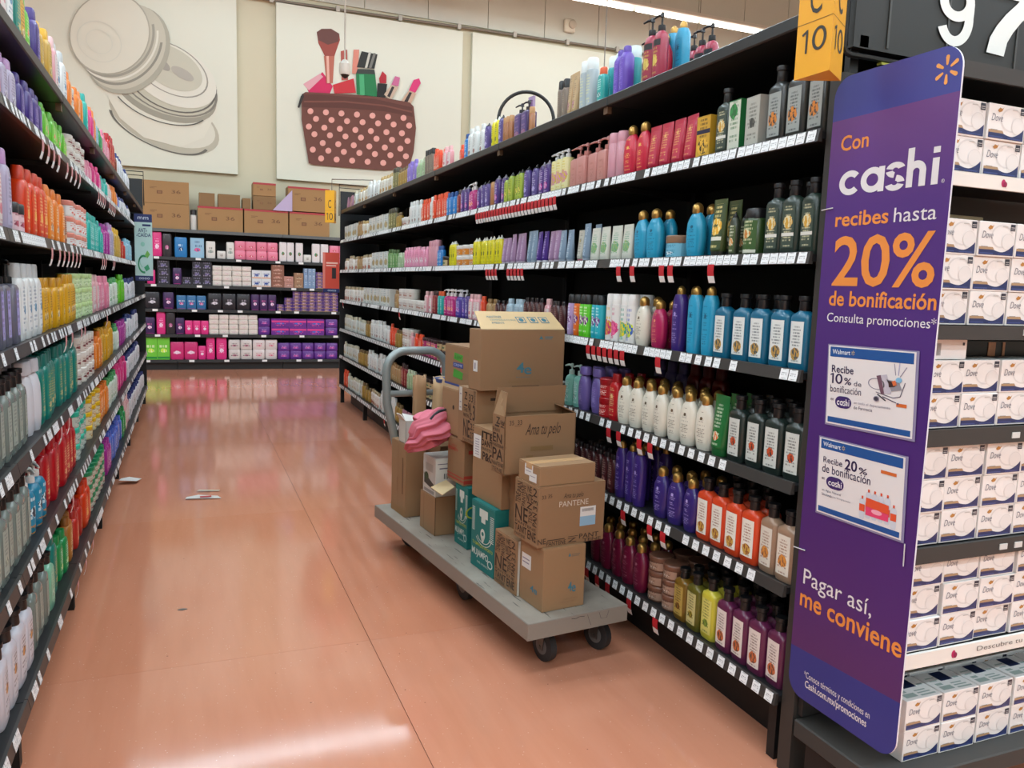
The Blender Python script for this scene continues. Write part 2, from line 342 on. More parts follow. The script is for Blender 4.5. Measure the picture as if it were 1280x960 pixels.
des('li_spray', 'lilac spray can', 'can', .042, .042, .195, 'b49ac8', BLK, 'tall', printed('b49ac8', 'f0e8f0', '6a1f7a', 6, (.5, .5, .5)), (.1, .72), .85)
for k, a, c, e in (('w_y', 'yellow', 'd8b82a', 'c83a6a'), ('w_p', 'pink', 'c83a7a', 'e86a9a'), ('w_g', 'green', '2aa08a', 'd8c82a'), ('w_b', 'blue', '2a5ab8', 'c8d83a')):
    des(k, a+'-printed white can', 'can', .05, .05, .205, 'dcdad6', 'e4e2de', 'tall', printed('dcdad6', c, e, 5, (.5, .35, .6), None, len(D)), (.03, .76), .95)
des('pink_pump', 'pink square pump bottle', 'block', .075, .06, .205, 'b87a72', 'b4736c', 'pump', printed('bc8078', 'a86a62', 'b87a72', 4), (.1, .5), .5, 0, .45)
des('yel_pump', 'yellow flowered pump bottle', 'can', .05, .05, .205, 'd6cf8e', 'c9c9c9', 'pump', printed('dcd6a0', 'c8b02a', 'c88a9a', 7, (.5, .4, .6)), (.1, .74), .9)
des('crim_tube', 'crimson tube', 'tube', .06, .042, .175, 'b01e3c', '9a1a34', None, printed('b41f3e', 'd8a860', 'e0b060', 9, (.5, .78, .14)), (.16, .88), .75)
des('gold_box', 'gold oil carton', 'box', .06, .045, .15, 'b8922e', None, None, printed('c89a30', '3a2a14', 'e0b040', 7, (.5, .3, .5), ('20203a', .6, .7)), (.02, .98), .96)
des('gry_box', 'grey serum carton', 'box', .055, .05, .165, 'a9aaa2', None, None, printed('b0b0a6', '5a5a54', '3a3e3a', 9, (.5, .5, .25)), (.02, .98), .96)
des('grn_box', 'green and white tall carton', 'box', .05, .04, .17, '1f6a38', None, None, printed('c8ccbc', '2a6a3a', '2f8a48', 8, (.4, .8, .4)), (.02, .98), .96)
des('mauve_tube', 'mauve tube', 'tube', .05, .035, .17, '9a7a9a', 'b4a8b4', None, printed('9c7c9e', 'd8c8d8', 'c8b0c8', 12, (.5, .1, .1)), (.16, .9), .5)
des('gblue_tube', 'grey-blue tube', 'tube', .05, .035, .175, '7a90a4', '8a98a8', None, printed('7a90a4', 'd0dce4', 'a8b8c8', 12, (.5, .1, .1)), (.16, .9), .5)
des('pur_tube', 'deep purple tube', 'tube', .045, .035, .165, '43267a', 'c8c8d0', None, printed('43267a', 'c8b8e0', '8a6ac0', 10, (.5, .3, .2)), (.16, .9), .6)
des('silver_tube', 'silver tube', 'tube', .05, .035, .18, 'b4b2a6', 'a85a6a', None, printed('b8b6aa', '6a6a60', 'c8a85a', 10, (.5, .7, .2)), (.16, .9), .6)
des('pouch', 'silver pouch with leaf print', 'pouch', .075, .03, .15, 'c4c6ba', None, None, printed('c8cabe', '5a9a7a', '8aa86a', 9, (.5, .4, .5)), (.08, .9), .85)
des('tray_box', 'low white display tray', 'box', .075, .05, .05, 'd0cfca', None, None, printed('d4d2ce', '8a8a86', '3a3a3a', 2, (.5, .5, .25)), (.02, .98), .96)
des('y_bot', 'yellow spray bottle', 'slim', .045, .035, .175, 'd6ca1c', 'd8d8d0', 'cone', printed('d6ca1c', '3a5a2a', '5a5a1a', 8, (.5, .5, .3)), (.1, .75), .7)
des('pk_bot', 'pink flowered bottle', 'slim', .055, .04, .17, 'dc8aa6', 'e8a8bc', 'wide', printed('dc92ac', 'b83a62', 'e8dce0', 8, (.5, .4, .5)), (.08, .8), .85)
des('pk_tall', 'tall dusty pink bottle', 'can', .05, .05, .2, 'c48a96', 'c48a96', 'tall', None)
des('o_jar', 'white orange-labelled jar', 'jar', .09, .09, .07, 'd8d4cc', 'dcd8d2', None, printed('c87a1e', 'e8e0d0', '8a4a1a', 4), (.1, .65), .9)
des('wh_jar', 'white hair cream jar', 'jar', .08, .08, .085, 'd6d0c6', 'dcd8d0', None, printed('cfc4bc', '8a5a4a', 'b88a7a', 5, (.5, .5, .4)), (.1, .65), .9)
des('mg_jar', 'magenta hair cream jar', 'jar', .065, .065, .07, '9a2458', '3a2426', None, printed('a83068', 'e0c8b0', 'd8843a', 5, (.5, .5, .4)), (.1, .65), .9)
des('bn_jar', 'brown hair cream jar', 'jar', .065, .065, .075, '5a3a28', '2a1e1a', None, printed('b8a078', '4a2a1a', '3a7a4a', 5, (.5, .5, .4)), (.1, .65), .9)
des('wgold', 'white gold-print bottle', 'straight', .055, .035, .17, 'd8d4c8', 'b89c66', 'wide', printed('dcd8cc', 'a07a3a', 'b8863a', 7, (.5, .3, .5)), (.08, .8), .85)
des('wred', 'white red-flowered bottle', 'straight', .055, .035, .16, 'dad4cc', 'a89878', 'wide', printed('dcd8d0', '9a8a6a', 'b03a2a', 5, (.5, .2, .5)), (.06, .82), .9)
des('wbot', 'white slim bottle', 'straight', .055, .035, .19, 'd6d8d4', 'd8dad6', 'wide', printed('d8dad6', '6a6e6e', 'a86a5a', 9, (.5, .2, .3)), (.08, .8), .75)
des('wtwin', 'pale grey-printed bottle', 'straight', .05, .035, .17, 'c8cac2', 'c0bca4', 'wide', printed('ccd0c8', '6a7a80', 'b8a05a', 7, (.5, .4, .4)), (.08, .8), .85)
des('wcart', 'white boxed hair kit', 'box', .075, .06, .16, 'd8d8d0', None, None, printed('d8dad4', '7a8a90', 'c0a050', 6, (.5, .4, .5)), (.02, .98), .96)
des('tan', 'tan gold-capped bottle', 'straight', .05, .035, .17, 'a8865a', '8a6a40', 'wide', printed('b08e62', '5a3a1e', 'd8c090', 8), (.08, .8), .8)
des('gold', 'golden-brown bottle', 'straight', .05, .04, .165, '9a7a36', '6a5432', 'wide', printed('a8863e', '4a3a1a', 'd8b860', 8), (.08, .8), .8)
des('olive', 'olive and gold bottle', 'can', .045, .045, .19, '6e6a42', '3a3626', 'tall', printed('7a7448', 'd8d0a0', 'a89048', 8), (.08, .74), .8)
des('sage', 'sage green bottle', 'straight', .05, .035, .16, '9ab48a', 'b8c4a8', 'wide', printed('a4bc94', '5a6a4a', 'd8e0c8', 8), (.08, .8), .8)
des('grn', 'green bottle', 'straight', .05, .035, .175, '5a8a4a', '4a6a3a', 'wide', printed('6a9a5a', 'e0e8c8', '3a5a2a', 8), (.08, .8), .8)
des('lilac', 'lilac bottle', 'straight', .055, .035, .18, '8a74c0', '7a66b4', 'wide', printed('927cc8', '4a3a80', 'd8d0f0', 9), (.08, .8), .8)
des('dusty', 'dusty pink packet', 'pouch', .055, .03, .14, 'a8788a', None, None, printed('b08294', '6a3a4e', 'd8b8c4', 7), (.08, .9), .8)
des('red_o', 'orange-red bottle', 'straight', .05, .035, .185, 'd8401e', 'e0502a', 'wide', printed('dc4a26', 'f0d8c8', 'f0b090', 8), (.08, .8), .8)
des('red', 'red straight bottle', 'straight', .055, .04, .2, 'b0141e', '9a1018', 'wide', printed('b41822', 'e0c890', 'd8a860', 10, (.5, .7, .2)), (.08, .8), .8)
des('dred', 'dark red bottle', 'straight', .05, .04, .19, '7a1a20', '2a1214', 'wide', printed('84222a', 'd0a890', '5a1418', 8), (.08, .8), .8)
des('dark', 'dark burgundy hair-dye bottle', 'slim', .045, .035, .165, '3a1418', '1c1214', 'wide', printed('4a1e22', 'a88a80', '6a2a2a', 8), (.08, .8), .8)
des('red_jar', 'red hair mask jar', 'jar', .09, .09, .085, 'a8141c', '98101a', None, printed('ac1820', 'e8d8d0', 'c83a3a', 5), (.1, .65), .9)
des('blue', 'bright blue bottle', 'straight', .05, .035, .17, '1f74b8', '184a8a', 'wide', printed('2a80c4', 'e0ecf4', '16386a', 7), (.08, .8), .8)
des('purp', 'purple bottle with silver top', 'slim', .048, .04, .18, '3c2464', '8a8690', 'cone', printed('4a2e78', 'd8c8e8', 'b83a8a', 8, (.5, .3, .4)), (.1, .76), .85)
des('purb', 'purple bottle with black top', 'slim', .048, .04, .18, '4a3a7a', BLK, 'cone', printed('564684', 'd8d0ec', '8a7ab8', 8, (.5, .3, .3), None, 3), (.1, .76), .85)
des('magb', 'magenta pump bottle', 'round', .05, .05, .19, 'a81e6a', 'd8d4d0', 'pump', printed('b02874', 'e8c8d8', 'e07a3a', 7, (.5, .4, .4)), (.08, .6), .85)
des('purp_pump', 'purple pump bottle', 'round', .05, .05, .19, '46348a', 'd0ccd0', 'pump', printed('503c94', 'd8d0f0', '9a4aa0', 7, (.5, .4, .4)), (.08, .6), .85)
des('teal_or', 'teal bottle with orange cap', 'straight', .05, .035, .17, '1f9a94', 'd8582a', 'wide', printed('26a29c', 'd8f0ec', '0f6a68', 7), (.08, .8), .8)
des('ygreen', 'yellow-green bottle', 'slim', .048, .04, .175, '8aa02e', '3a3e38', 'cone', printed('a0b23e', '3a4a1a', 'd8cf5a', 8, (.5, .4, .4)), (.1, .76), .85)
des('ltblue', 'light blue bottle', 'straight', .055, .04, .17, 'a4b8c4', 'a8bcc8', 'wide', printed('a8bcc8', '5a7484', 'd0dce0', 8), (.08, .8), .8)
des('pinkw', 'pink and white bottle', 'straight', .05, .035, .165, 'd89aa0', 'd8a8a8', 'wide', printed('dcd0cc', 'c05a6a', 'd86a7a', 7), (.08, .8), .85)
des('coral', 'coral pack', 'box', .05, .04, .13, 'c8503e', None, None, printed('cc6450', '2a1a18', 'f0c8b0', 6), (.02, .98), .96)
des('mint_pump', 'mint green pump bottle', 'round', .05, .05, .2, '7ab8a8', 'c0d8d0', 'pump', printed('8ac4b4', 'e0f0ec', '3a8a7a', 8), (.08, .6), .85)
des('lil_slim', 'lavender curved bottle', 'dome', .065, .045, .2, '6a5a9a', '6a5a9a', 'wide', printed('6e5ea0', '9a8ac8', '8a7ab8', 10), (.12, .7), .6)
des('lil_tall', 'tall lavender bottle', 'straight', .07, .045, .245, '5a4c8c', '5a4c8c', 'wide', printed('5e5092', '8a7cc0', '7a6cb0', 10), (.12, .7), .6)
des('dred_tall', 'tall dark red bottle', 'straight', .075, .05, .25, '7e1018', '6e0c14', 'wide', printed('82121a', 'a83a3a', '9a2a2a', 9), (.1, .7), .7)
# tops of the near shelves
des('maroon_pump', 'maroon black-pump bottle', 'round', .085, .07, .265, '9a2440', BLK, 'pump', printed('9a2440', 'c8a84a', 'd8c060', 7, (.5, .42, .42), ('1c1a1c', .8, .97)), (.1, .62), .8)
des('blk_teal', 'black and teal bottle', 'slim', .06, .05, .235, '20262a', '20262a', 'tall', printed('20262a', 'c8b04a', '1c9aa0', 6, (.5, .1, .1), ('1c9aa0', .2, .5)), (.05, .86), .9)
des('teal_can', 'teal can with clear cap', 'can', .06, .06, .225, '1f9a9e', 'd0e0dc', 'tall', printed('22a0a4', '0e5a60', 'c8b04a', 9, (.5, .1, .2)), (.06, .74), .85)
des('vio_bot', 'violet tapered bottle', 'slim', .07, .06, .205, '6448b0', '5a40a4', 'wide', printed('6a4eb8', '9a84d8', 'a894e0', 11, (.5, .1, .1)), (.12, .76), .6)
des('silver_can', 'silver-white tall can', 'can', .06, .06, .235, 'a8b4b8', 'd4dad8', 'tall', printed('a8b4b8', 'd8d8a0', '8a989c', 9, (.5, .1, .1), ('3a3a34', 0, .07)), (.02, .76), .85)
des('taupe', 'taupe bottle with black cap', 'can', .045, .045, .2, '7a6c5e', BLK, 'wide', printed('7e7062', 'a89a88', '8a7a6a', 9), (.08, .74), .7)
des('gold_t', 'pale gold tube', 'tube', .05, .04, .215, 'b89a70', 'a8648a', None, printed('bca078', '7a5a3a', 'c890a0', 10, (.5, .15, .3)), (.16, .9), .7)
des('dkpurp_pump', 'dusky purple hook-nozzle bottle', 'block', .08, .06, .2, '4a3a66', '1c1a20', 'pump', printed('54427a', '9a7aa0', '9a5a78', 5, (.5, .12, .5)), (.04, .64), .92)
des('copper', 'copper slim bottle', 'can', .035, .035, .15, 'a0673c', 'b88a5a', 'tall', None)
des('y_top', 'yellow nozzle bottle', 'slim', .045, .04, .19, 'd8cc14', 'd8dcd0', 'cone', printed('d8cc14', '4a6a2a', '6a6a1a', 7), (.1, .76), .7)
des('tan_box', 'small tan carton', 'box', .07, .05, .035, '9a8a6a', None, None, None)
# left side
des('L_purp', 'purple wide bottle', 'straight', .075, .045, .24, '3a2478', '3a2478', 'wide', printed('3e287e', 'b0a0d8', '6a54a8', 9, (.5, .1, .1)), (.1, .78), .7)
des('L_silver', 'lilac-silver bottle', 'straight', .07, .045, .24, 'a8a0b8', 'b088b8', 'wide', printed('b0a8c0', '5a5070', 'd8d4e0', 8), (.1, .78), .75)
des('L_pink', 'pale pink bottle', 'straight', .07, .045, .23, 'd8a0a4', 'e0b8b8', 'wide', printed('dcd0cc', 'b05a6a', 'd87a8a', 8), (.1, .78), .75)
des('L_white', 'white wide bottle', 'straight', .075, .045, .24, 'd8dad8', 'c0c4c4', 'wide', printed('dcdedc', '4a6a8a', '3a8ab0', 8, (.5, .5, .25)), (.1, .78), .75)
des('L_teal', 'deep teal bottle', 'straight', .075, .045, .24, '0f7a6e', '0d6e64', 'wide', printed('12806f', 'c8b060', 'd8c890', 10, (.5, .2, .2)), (.1, .78), .75)
des('L_yel', 'golden yellow bottle', 'straight', .07, .045, .23, 'd09a14', 'c89010', 'wide', printed('d4a01a', '6a3a14', 'f0e0b0', 8, (.5, .3, .3)), (.1, .78), .75)
des('L_must', 'mustard bottle', 'straight', .065, .045, .22, 'c09a3a', 'd8a81a', 'wide', printed('c4a044', '6a5420', 'e8d8a0', 8), (.1, .78), .75)
des('L_green', 'lime green bottle', 'straight', .07, .045, .21, '5cb41e', '54ac1a', 'wide', printed('64bc28', 'd8f0b0', 'e87a5a', 8, (.5, .6, .25)), (.1, .78), .75)
des('L_orr', 'vermilion bottle', 'straight', .08, .05, .23, 'd0380e', 'c8340c', 'wide', printed('d43e14', 'f0d090', 'e89a2a', 8, (.5, .4, .35)), (.1, .78), .75)
des('L_or', 'orange bottle', 'straight', .065, .045, .215, 'e07a1e', 'dc7418', 'wide', printed('e28228', 'f0e0c8', '8a3a14', 8), (.1, .78), .75)
des('L_brown', 'brown bottle', 'straight', .06, .045, .2, '7a3018', '6a2814', 'wide', printed('843a20', 'e0b890', 'd88a4a', 8), (.1, .78), .75)
des('L_red', 'crimson wide bottle', 'straight', .075, .045, .24, 'b00f1c', 'a80d1a', 'wide', printed('b41420', 'e8c890', 'd8b070', 9, (.5, .2, .2)), (.1, .78), .75)
des('L_hot', 'hot pink bottle', 'straight', .06, .045, .2, 'd02a78', 'd8347e', 'wide', printed('d43480', 'f4d0e0', 'f0a0c0', 9), (.1, .78), .75)
des('L_ppink', 'soft pink bottle', 'straight', .06, .045, .2, 'd87a94', 'dc849c', 'wide', printed('dc869e', 'f8e0e8', 'b8304e', 9), (.1, .78), .75)
des('L_turq', 'turquoise bottle', 'straight', .065, .045, .21, '1aa89c', '18a094', 'wide', printed('22b0a4', 'd8f4f0', '0c6a64', 8), (.1, .78), .75)
des('L_mag', 'purple-magenta bottle', 'straight', .06, .045, .2, 'a02a8a', '98268a', 'wide', printed('a83492', 'f0d0e8', '5a1450', 8), (.1, .78), .75)
des('L_navy', 'white bottle with navy cap', 'straight', .06, .045, .19, 'd4d6da', '1a2f6e', 'wide', printed('d8dade', '1a2f6e', '3a7a5a', 7, (.5, .5, .3)), (.06, .8), .85)
des('L_lblue', 'light blue bottle', 'straight', .06, .045, .19, '8ab8cc', '7ab0c8', 'wide', printed('94c0d2', '2a5a7a', 'e0ecf0', 8), (.1, .78), .75)
des('L_blue', 'periwinkle blue bottle', 'straight', .06, .045, .2, '4a68c0', '3e5ab4', 'wide', printed('5472c8', 'e0e4f8', '2a3a80', 8), (.1, .78), .75)
des('L_clear', 'clear bottle with black cap', 'flat', .065, .045, .235, '8c9890', BLK, 'flip', printed('98a49a', '4a5a52', 'a8b4a0', 8, (.5, .3, .3)), (.12, .66), .6, .35, .15)
des('L_cblue', 'clear bluish black-capped bottle', 'flat', .065, .045, .235, '8ca4b0', BLK, 'flip', printed('a4bcc8', '3a5a6a', 'b8d0d8', 8, (.5, .3, .3)), (.12, .66), .6, .3, .15)
des('L_mint', 'mint bottle with black cap', 'flat', .065, .045, .215, '7ab89a', BLK, 'flip', printed('94c8ac', '2a6a4a', 'd0e8d8', 8), (.12, .66), .6)
des('L_wblk', 'white bottle with black cap', 'flat', .08, .05, .235, 'c9c7cf', BLK, 'flip', printed('cfcdd4', '4a3a3a', 'c88a3a', 7, (.5, .6, .3)), (.12, .66), .66)
des('L_curvy', 'white curvy bottle', 'dome', .075, .05, .245, 'ccccd2', 'c4c4ca', 'wide', None)
des('L_grey', 'grey pump bottle with lilac label', 'block', .07, .05, .25, '6a6878', BLK, 'pump', printed('a098cc', '3a3658', 'c8c0e0', 6, (.5, .1, .2)), (.1, .64), .5, .2)
des('L_gjar', 'clear jar with green lid', 'jar', .085, .085, .07, 'b4b4a4', '128a5a', None, printed('c8ccbc', '8a4a3a', 'b86a5a', 4), (.1, .65), .9)
des('L_tjar', 'clear jar with aqua lid', 'jar', .085, .085, .075, 'b0bcb4', '2abca0', None, printed('c0ccc4', '6a7a74', '8ab0a4', 4), (.1, .65), .9)
des('L_yjar', 'yellow-lidded jar', 'jar', .085, .085, .07, 'c8b890', 'e0b80e', None, printed('d8cfae', 'a0641e', 'e0a82a', 4), (.1, .65), .9)
des('L_wjar', 'white jar with coral label', 'jar', .08, .08, .07, 'dcd6d0', 'dc8a78', None, printed('e0dcd8', 'c84a34', 'd86a50', 3), (.1, .65), .9)
des('L_bjar', 'white jar with brown label', 'jar', .08, .08, .075, 'd8d0c4', 'e0dcd4', None, printed('d8cfc4', '6a2a2a', '8a3a3a', 3, (.5, .5, .45)), (.1, .65), .9)
des('L_gnjar', 'pale green cream jar', 'jar', .075, .075, .07, 'c0d8a0', 'b4cc8c', None, printed('c8dcac', '5a8a3a', 'e8f0d8', 4), (.1, .65), .9)
des('L_pkjar', 'small pink jar', 'jar', .075, .075, .1, 'c88a94', '2a2a2c', None, printed('d8b8bc', '8a3a4a', 'c05a6a', 4, (.5, .5, .4)), (.06, .65), .9)
des('L_pump', 'teal and orange pump bottle', 'round', .085, .07, .2, '1a7a9a', 'dcdcd8', 'pump', printed('1f80a0', 'd8e8ec', '2a3a4a', 4, (.5, .6, .4), ('e08a1e', 0, .22)), (.02, .62), .97)
des('L_red2', 'red mid-size bottle', 'straight', .06, .045, .17, 'b82a20', 'a8241c', 'wide', printed('c03428', 'e8c8a0', 'e0843a', 8), (.1, .78), .75)
des('L_grn2', 'emerald bottle', 'straight', .06, .045, .2, '148a4a', '128040', 'wide', printed('1c9454', 'd8f0dc', 'b8d84a', 8), (.1, .78), .75)
des('L_amb', 'amber-brown bottle', 'straight', .06, .045, .19, 'a86a28', '8a5420', 'wide', printed('b07430', 'f0dcb8', '6a3a14', 8), (.1, .78), .75)
des('L_gw', 'green and white bottle', 'straight', .06, .045, .19, 'c8d4c4', '4a9a5a', 'wide', printed('d4dcd0', '2a7a4a', '6ab04a', 7), (.1, .78), .8)

_G = {}
def proto(key):
    if key in _G: return _G[key]
    p = D[key]; bm = mat(p['col'], p['rough'], 0, .5, p['trans'], 0, .15)
    body = body_mesh(p['sh'], p['w'], p['d'], p['h'], bm); parts = []
    if p['cap']:
        cm = mat(p['cap'], .3 if p['metalcap'] else .38, .75 if p['metalcap'] else 0)
        nm = 'lid' if p['sh'] == 'jar' else ('pump' if p['ck'] == 'pump' else 'cap')
        parts.append((nm, cap_mesh(p['sh'], p['ck'], p['w'], p['d'], p['h'], cm)))
    if p['lab']: parts.append(('printed_label', label_mesh(p['sh'], p['w'], p['d'], p['h'], p['lz'][0], p['lz'][1], p['ls'], p['lab'])))
    _G[key] = (body, parts); return _G[key]
ORD = 'nearest second third fourth fifth sixth seventh eighth ninth tenth eleventh twelfth thirteenth fourteenth fifteenth sixteenth seventeenth eighteenth nineteenth twentieth'.split()
def ordn(i):
    if i < 20: return ORD[i]
    tens = ['twentieth', 'thirtieth', 'fortieth', 'fiftieth', 'sixtieth', 'seventieth', 'eightieth', 'ninetieth']; t, r = divmod(i+1, 10)
    names = ['twenty', 'thirty', 'forty', 'fifty', 'sixty', 'seventy', 'eighty', 'ninety']
    return tens[t-2] if r == 0 else names[t-2]+'-'+['first']*(r == 1)*1 if False else (tens[t-2] if r == 0 else names[t-2]+'-'+('first second third fourth fifth sixth seventh eighth ninth'.split()[r-1]))
_CNT = {}
def place(key, x, y, z, rz, where, row='', jit=.06, zs=1):
    p = D[key]; body, parts = proto(key); k = (p['desc'], where, row); i = _CNT.get(k, 0); _CNT[k] = i+1
    o = ob(p['name'], body, None, (x, y, z), (0, 0, rz+random.uniform(-jit, jit)*(2 if p['sh'] in ('dome', 'can', 'jar', 'round') else 1)))
    if zs < 1: o.scale = (1, 1, zs)
    first = ordn(i) if i else 'nearest'
    o['label'] = f"{first} {row+' ' if row else ''}{p['desc']} from near end, {where}".replace('nearest', 'first')
    o['category'] = p['cat']; o['group'] = f"{p['desc']}s on the {where}"
    for nm, me in parts: ob(nm, me, o)
    return o

# ------------------------------------------------------------------ the building
XR, XL = 1.65, -.45; BACKY, WALLY = 13.2, 13.9
def floor_mat():
    q = NT('floor_vinyl'); tc = q.n('ShaderNodeTexCoord').outputs['Object']
    a = q.n('ShaderNodeTexNoise'); a.inputs['Scale'].default_value = .9; a.inputs['Detail'].default_value = 4; q.l(tc, a.inputs[0])
    mp = q.n('ShaderNodeMapping'); mp.inputs['Scale'].default_value = (3.0, .35, 1); q.l(tc, mp.inputs[0])
    s = q.n('ShaderNodeTexNoise'); s.inputs['Scale'].default_value = 6; s.inputs['Detail'].default_value = 5; q.l(mp.outputs[0], s.inputs[0])
    v = q.n('ShaderNodeTexVoronoi'); v.inputs['Scale'].default_value = 42; q.l(tc, v.inputs[0])
    v2 = q.n('ShaderNodeTexVoronoi'); v2.inputs['Scale'].default_value = 9; q.l(tc, v2.inputs[0])
    oi = q.n('ShaderNodeObjectInfo').outputs['Random']
    c = q.mix(q.math('MULTIPLY', a.outputs[0], .9), lin('c97e5f'), lin('d69474'))
    c = q.mix(q.math('MULTIPLY', oi, .3), c, lin('dca088'))
    c = q.mix(q.math('MULTIPLY', q.math('SUBTRACT', s.outputs[0], .4), .9), c, lin('bd7656'))
    fl = q.math('MULTIPLY', q.math('LESS_THAN', v.outputs['Distance'], .11), q.math('GREATER_THAN', q.n_rand(v), .62)) if False else q.math('LESS_THAN', v.outputs['Distance'], .085)
    c = q.mix(q.math('MULTIPLY', fl, .5), c, lin('ecc4ac'))
    c = q.mix(q.math('MULTIPLY', q.math('LESS_THAN', v2.outputs['Distance'], .03), .7), c, lin('6e4032'))
    q.l(c, q.b.inputs['Base Color'])
    q.l(q.math('MULTIPLY_ADD', a.outputs[0], .10, .05), q.b.inputs['Roughness'])
    q.b.inputs['Specular IOR Level'].default_value = .8
    n = q.n('ShaderNodeTexNoise'); n.inputs['Scale'].default_value = 2.2; n.inputs['Detail'].default_value = 3; q.l(tc, n.inputs[0])
    b = q.n('ShaderNodeBump'); b.inputs['Strength'].default_value = .06; b.inputs['Distance'].default_value = .01; q.l(n.outputs[0], b.inputs['Height']); q.l(b.outputs[0], q.b.inputs['Normal'])
    return q.m
FM = floor_mat()
B = MB(); B.box((-16, -9, -.12), (18, 14.2, -.004), mat('5a3226', .6)); fl = B.ob('floor', kind='structure')
xs = [-15.9, -8, -3.2, -.54, .662, 1.86, 4.5, 9, 17.9]; ysb = [-8.9, -4, -1.2, 1.2, 3.05, 5.0, 7.2, 9.6, 11.6, 14.1]
for i in range(len(xs)-1):
    for j in range(len(ysb)-1):
        B = MB(); B.box((xs[i]+.0012, ysb[j]+.0006, -.004), (xs[i+1]-.0012, ysb[j+1]-.0006, 0), FM); B.ob('floor_sheet', fl)
def wallmat(c, stripes=0):
    q = NT('painted_wall'); tc = q.n('ShaderNodeTexCoord').outputs['Object']
    a = q.n('ShaderNodeTexNoise'); a.inputs['Scale'].default_value = .5; a.inputs['Detail'].default_value = 3; q.l(tc, a.inputs[0])
    col = q.mix(q.math('MULTIPLY', a.outputs[0], .25), lin(c), tuple(v*.82 for v in lin(c)[:3])+(1,))
    q.l(col, q.b.inputs['Base Color']); q.b.inputs['Roughness'].default_value = .65; return q.m
WM = wallmat('d2cbb0'); WU = wallmat('ccd0c6'); WG = wallmat('d6d2c4')
B = MB(); B.box((-16, WALLY, -.1), (18, WALLY+.2, 8.2), WM)
bw = B.ob('wall_back', kind='structure')
# upper wall: insulated metal panels with narrow joints
x = -15.9
while x < 17.8:
    B = MB(); B.box((x+.006, WALLY-.03, 5.98), (min(x+1.1, 17.9)-.006, WALLY-.001, 8.15), WU); B.ob('wall_panel', bw); x += 1.1
B = MB(); B.box((-16.2, -9, 0), (-16, 14.1, 8.2), WG); B.ob('wall_left', kind='structure')
B = MB(); B.box((18, -9, 0), (18.2, 14.1, 8.2), WG); B.ob('wall_right', kind='structure')
B = MB(); B.box((-16, -9.2, 0), (18, -9, 8.2), WG); B.ob('wall_front', kind='structure')
B = MB(); B.box((-16.2, -9.2, 8.2), (18.2, 14.1, 8.35), wallmat('d4d2cc')); B.ob('ceiling', kind='structure')
# pipe along the wall with its clips
B = MB(); pr = 5.9
B.tube([(-8, WALLY-.06, 5.80), (1.3, WALLY-.06, 5.87), (6.8, WALLY-.06, 5.96), (12, WALLY-.06, 6.02)], .022, mat('8e8c84', .4, .6), 8)
pp = B.ob('wall_pipe', smooth=True, label='thin grey pipe along the wall above the big printed banners', cat='pipe')
for i in range(16):
    xx = -5+i*1.05; zz = 5.87+(xx-1.3)*.0162
    B = MB(); B.box((xx-.03, WALLY-.1, zz-.045), (xx+.03, WALLY-.03, zz+.045), mat('b8b5aa', .5)); B.ob('pipe_clip', pp)
# ceiling lamp row over the back aisle (visible) and the rows over the shop
WHT_L = mat('f2efe6', .5)
def lamp_row(y, z, x0, x1, seg, lit, label, emit=2.2):
    root = ob('tube_lamp_row', None, None, (x0, y, z), label=label, cat='lamp', group='tube lamp rows under the ceiling')
    B = MB(); B.box((0, -.08, 0), (x1-x0, .08, .09), mat('d8d6cc', .4)); B.box((0, -.15, .0), (x1-x0, -.08, .02), WHT_L); B.box((0, .08, .0), (x1-x0, .15, .02), WHT_L)
    B.ob('channel', root); n = int((x1-x0)/seg)
    for i in range(n):
        B = MB(); B.tube([(i*seg+.03, 0, -.03), ((i+1)*seg-.05, 0, -.03)], .028, lit, 8); B.ob('tube', root)
    for i in range(0, n, 3):
        B = MB(); B.tube([(i*seg, 0, .09), (i*seg, 0, 8.2-z)], .008, mat('9a988e', .4, .5), 6); B.ob('hanger_rod', root)
    return root
LIT = mat('fffaf0', .4, emit=9)
lamp_row(12.75, 6.36, 4.6, 15.5, 1.36, LIT, 'lit white tube lamp row hanging before the upper back wall')
for i, ly in enumerate(LROWS): lamp_row(ly, LAMP_Z+.03, -11.8, 13.8, 1.6, LIT, ordn(i).replace('nearest', 'first')+' tube lamp row across the shop, counted from the front wall')
# alarm box, dome camera, drop wires
r = ob('alarm_box', None, None, (6.58, WALLY-.03, 6.25), label='small white alarm box on the upper back wall', cat='alarm')
B = MB(); B.box((-.11, -.08, -.12), (.11, 0, .12), mat('d8d4c4', .5), .02); B.ob('housing', r)
B = MB(); B.loft([(0, .075, .075), (.03, .075, .075), (.045, .05, .05)], mat('c2beb0', .5), 20); o = B.ob('siren_disc', r, True); o.location = (.04, -.08, .02); o.rotation_euler = (PI/2, 0, 0)
r = ob('ceiling_camera', None, None, (2.145, 12, 4.36), label='white dome camera hanging on a thin rod before the pouch banner', cat='camera')
B = MB(); B.loft([(.05, .07, .07), (.09, .085, .085), (.2, .08, .08), (.26, .03, .03)], mat('dcdad0', .4), 18); B.ob('housing', r, True)
B = MB(); B.loft([(0, .01, .01), (.015, .04, .04), (.05, .062, .062)], mat('1c1c1c', .15), 18); B.ob('dome', r, True)
B = MB(); B.tube([(0, 0, .26), (-.01, 0, 3.84)], .012, mat('c8c6bc', .4), 8); B.ob('rod', r)
p0 = onY(756, 68, 11)
B = MB(); B.tube([(p0.x, 11, 8.2), (p0.x, 11, p0.z-.3)], .009, mat('8a8880', .5), 6); B.ob('drop_wire', label='thin wire hanging from the ceiling before the blank banner', cat='wire')

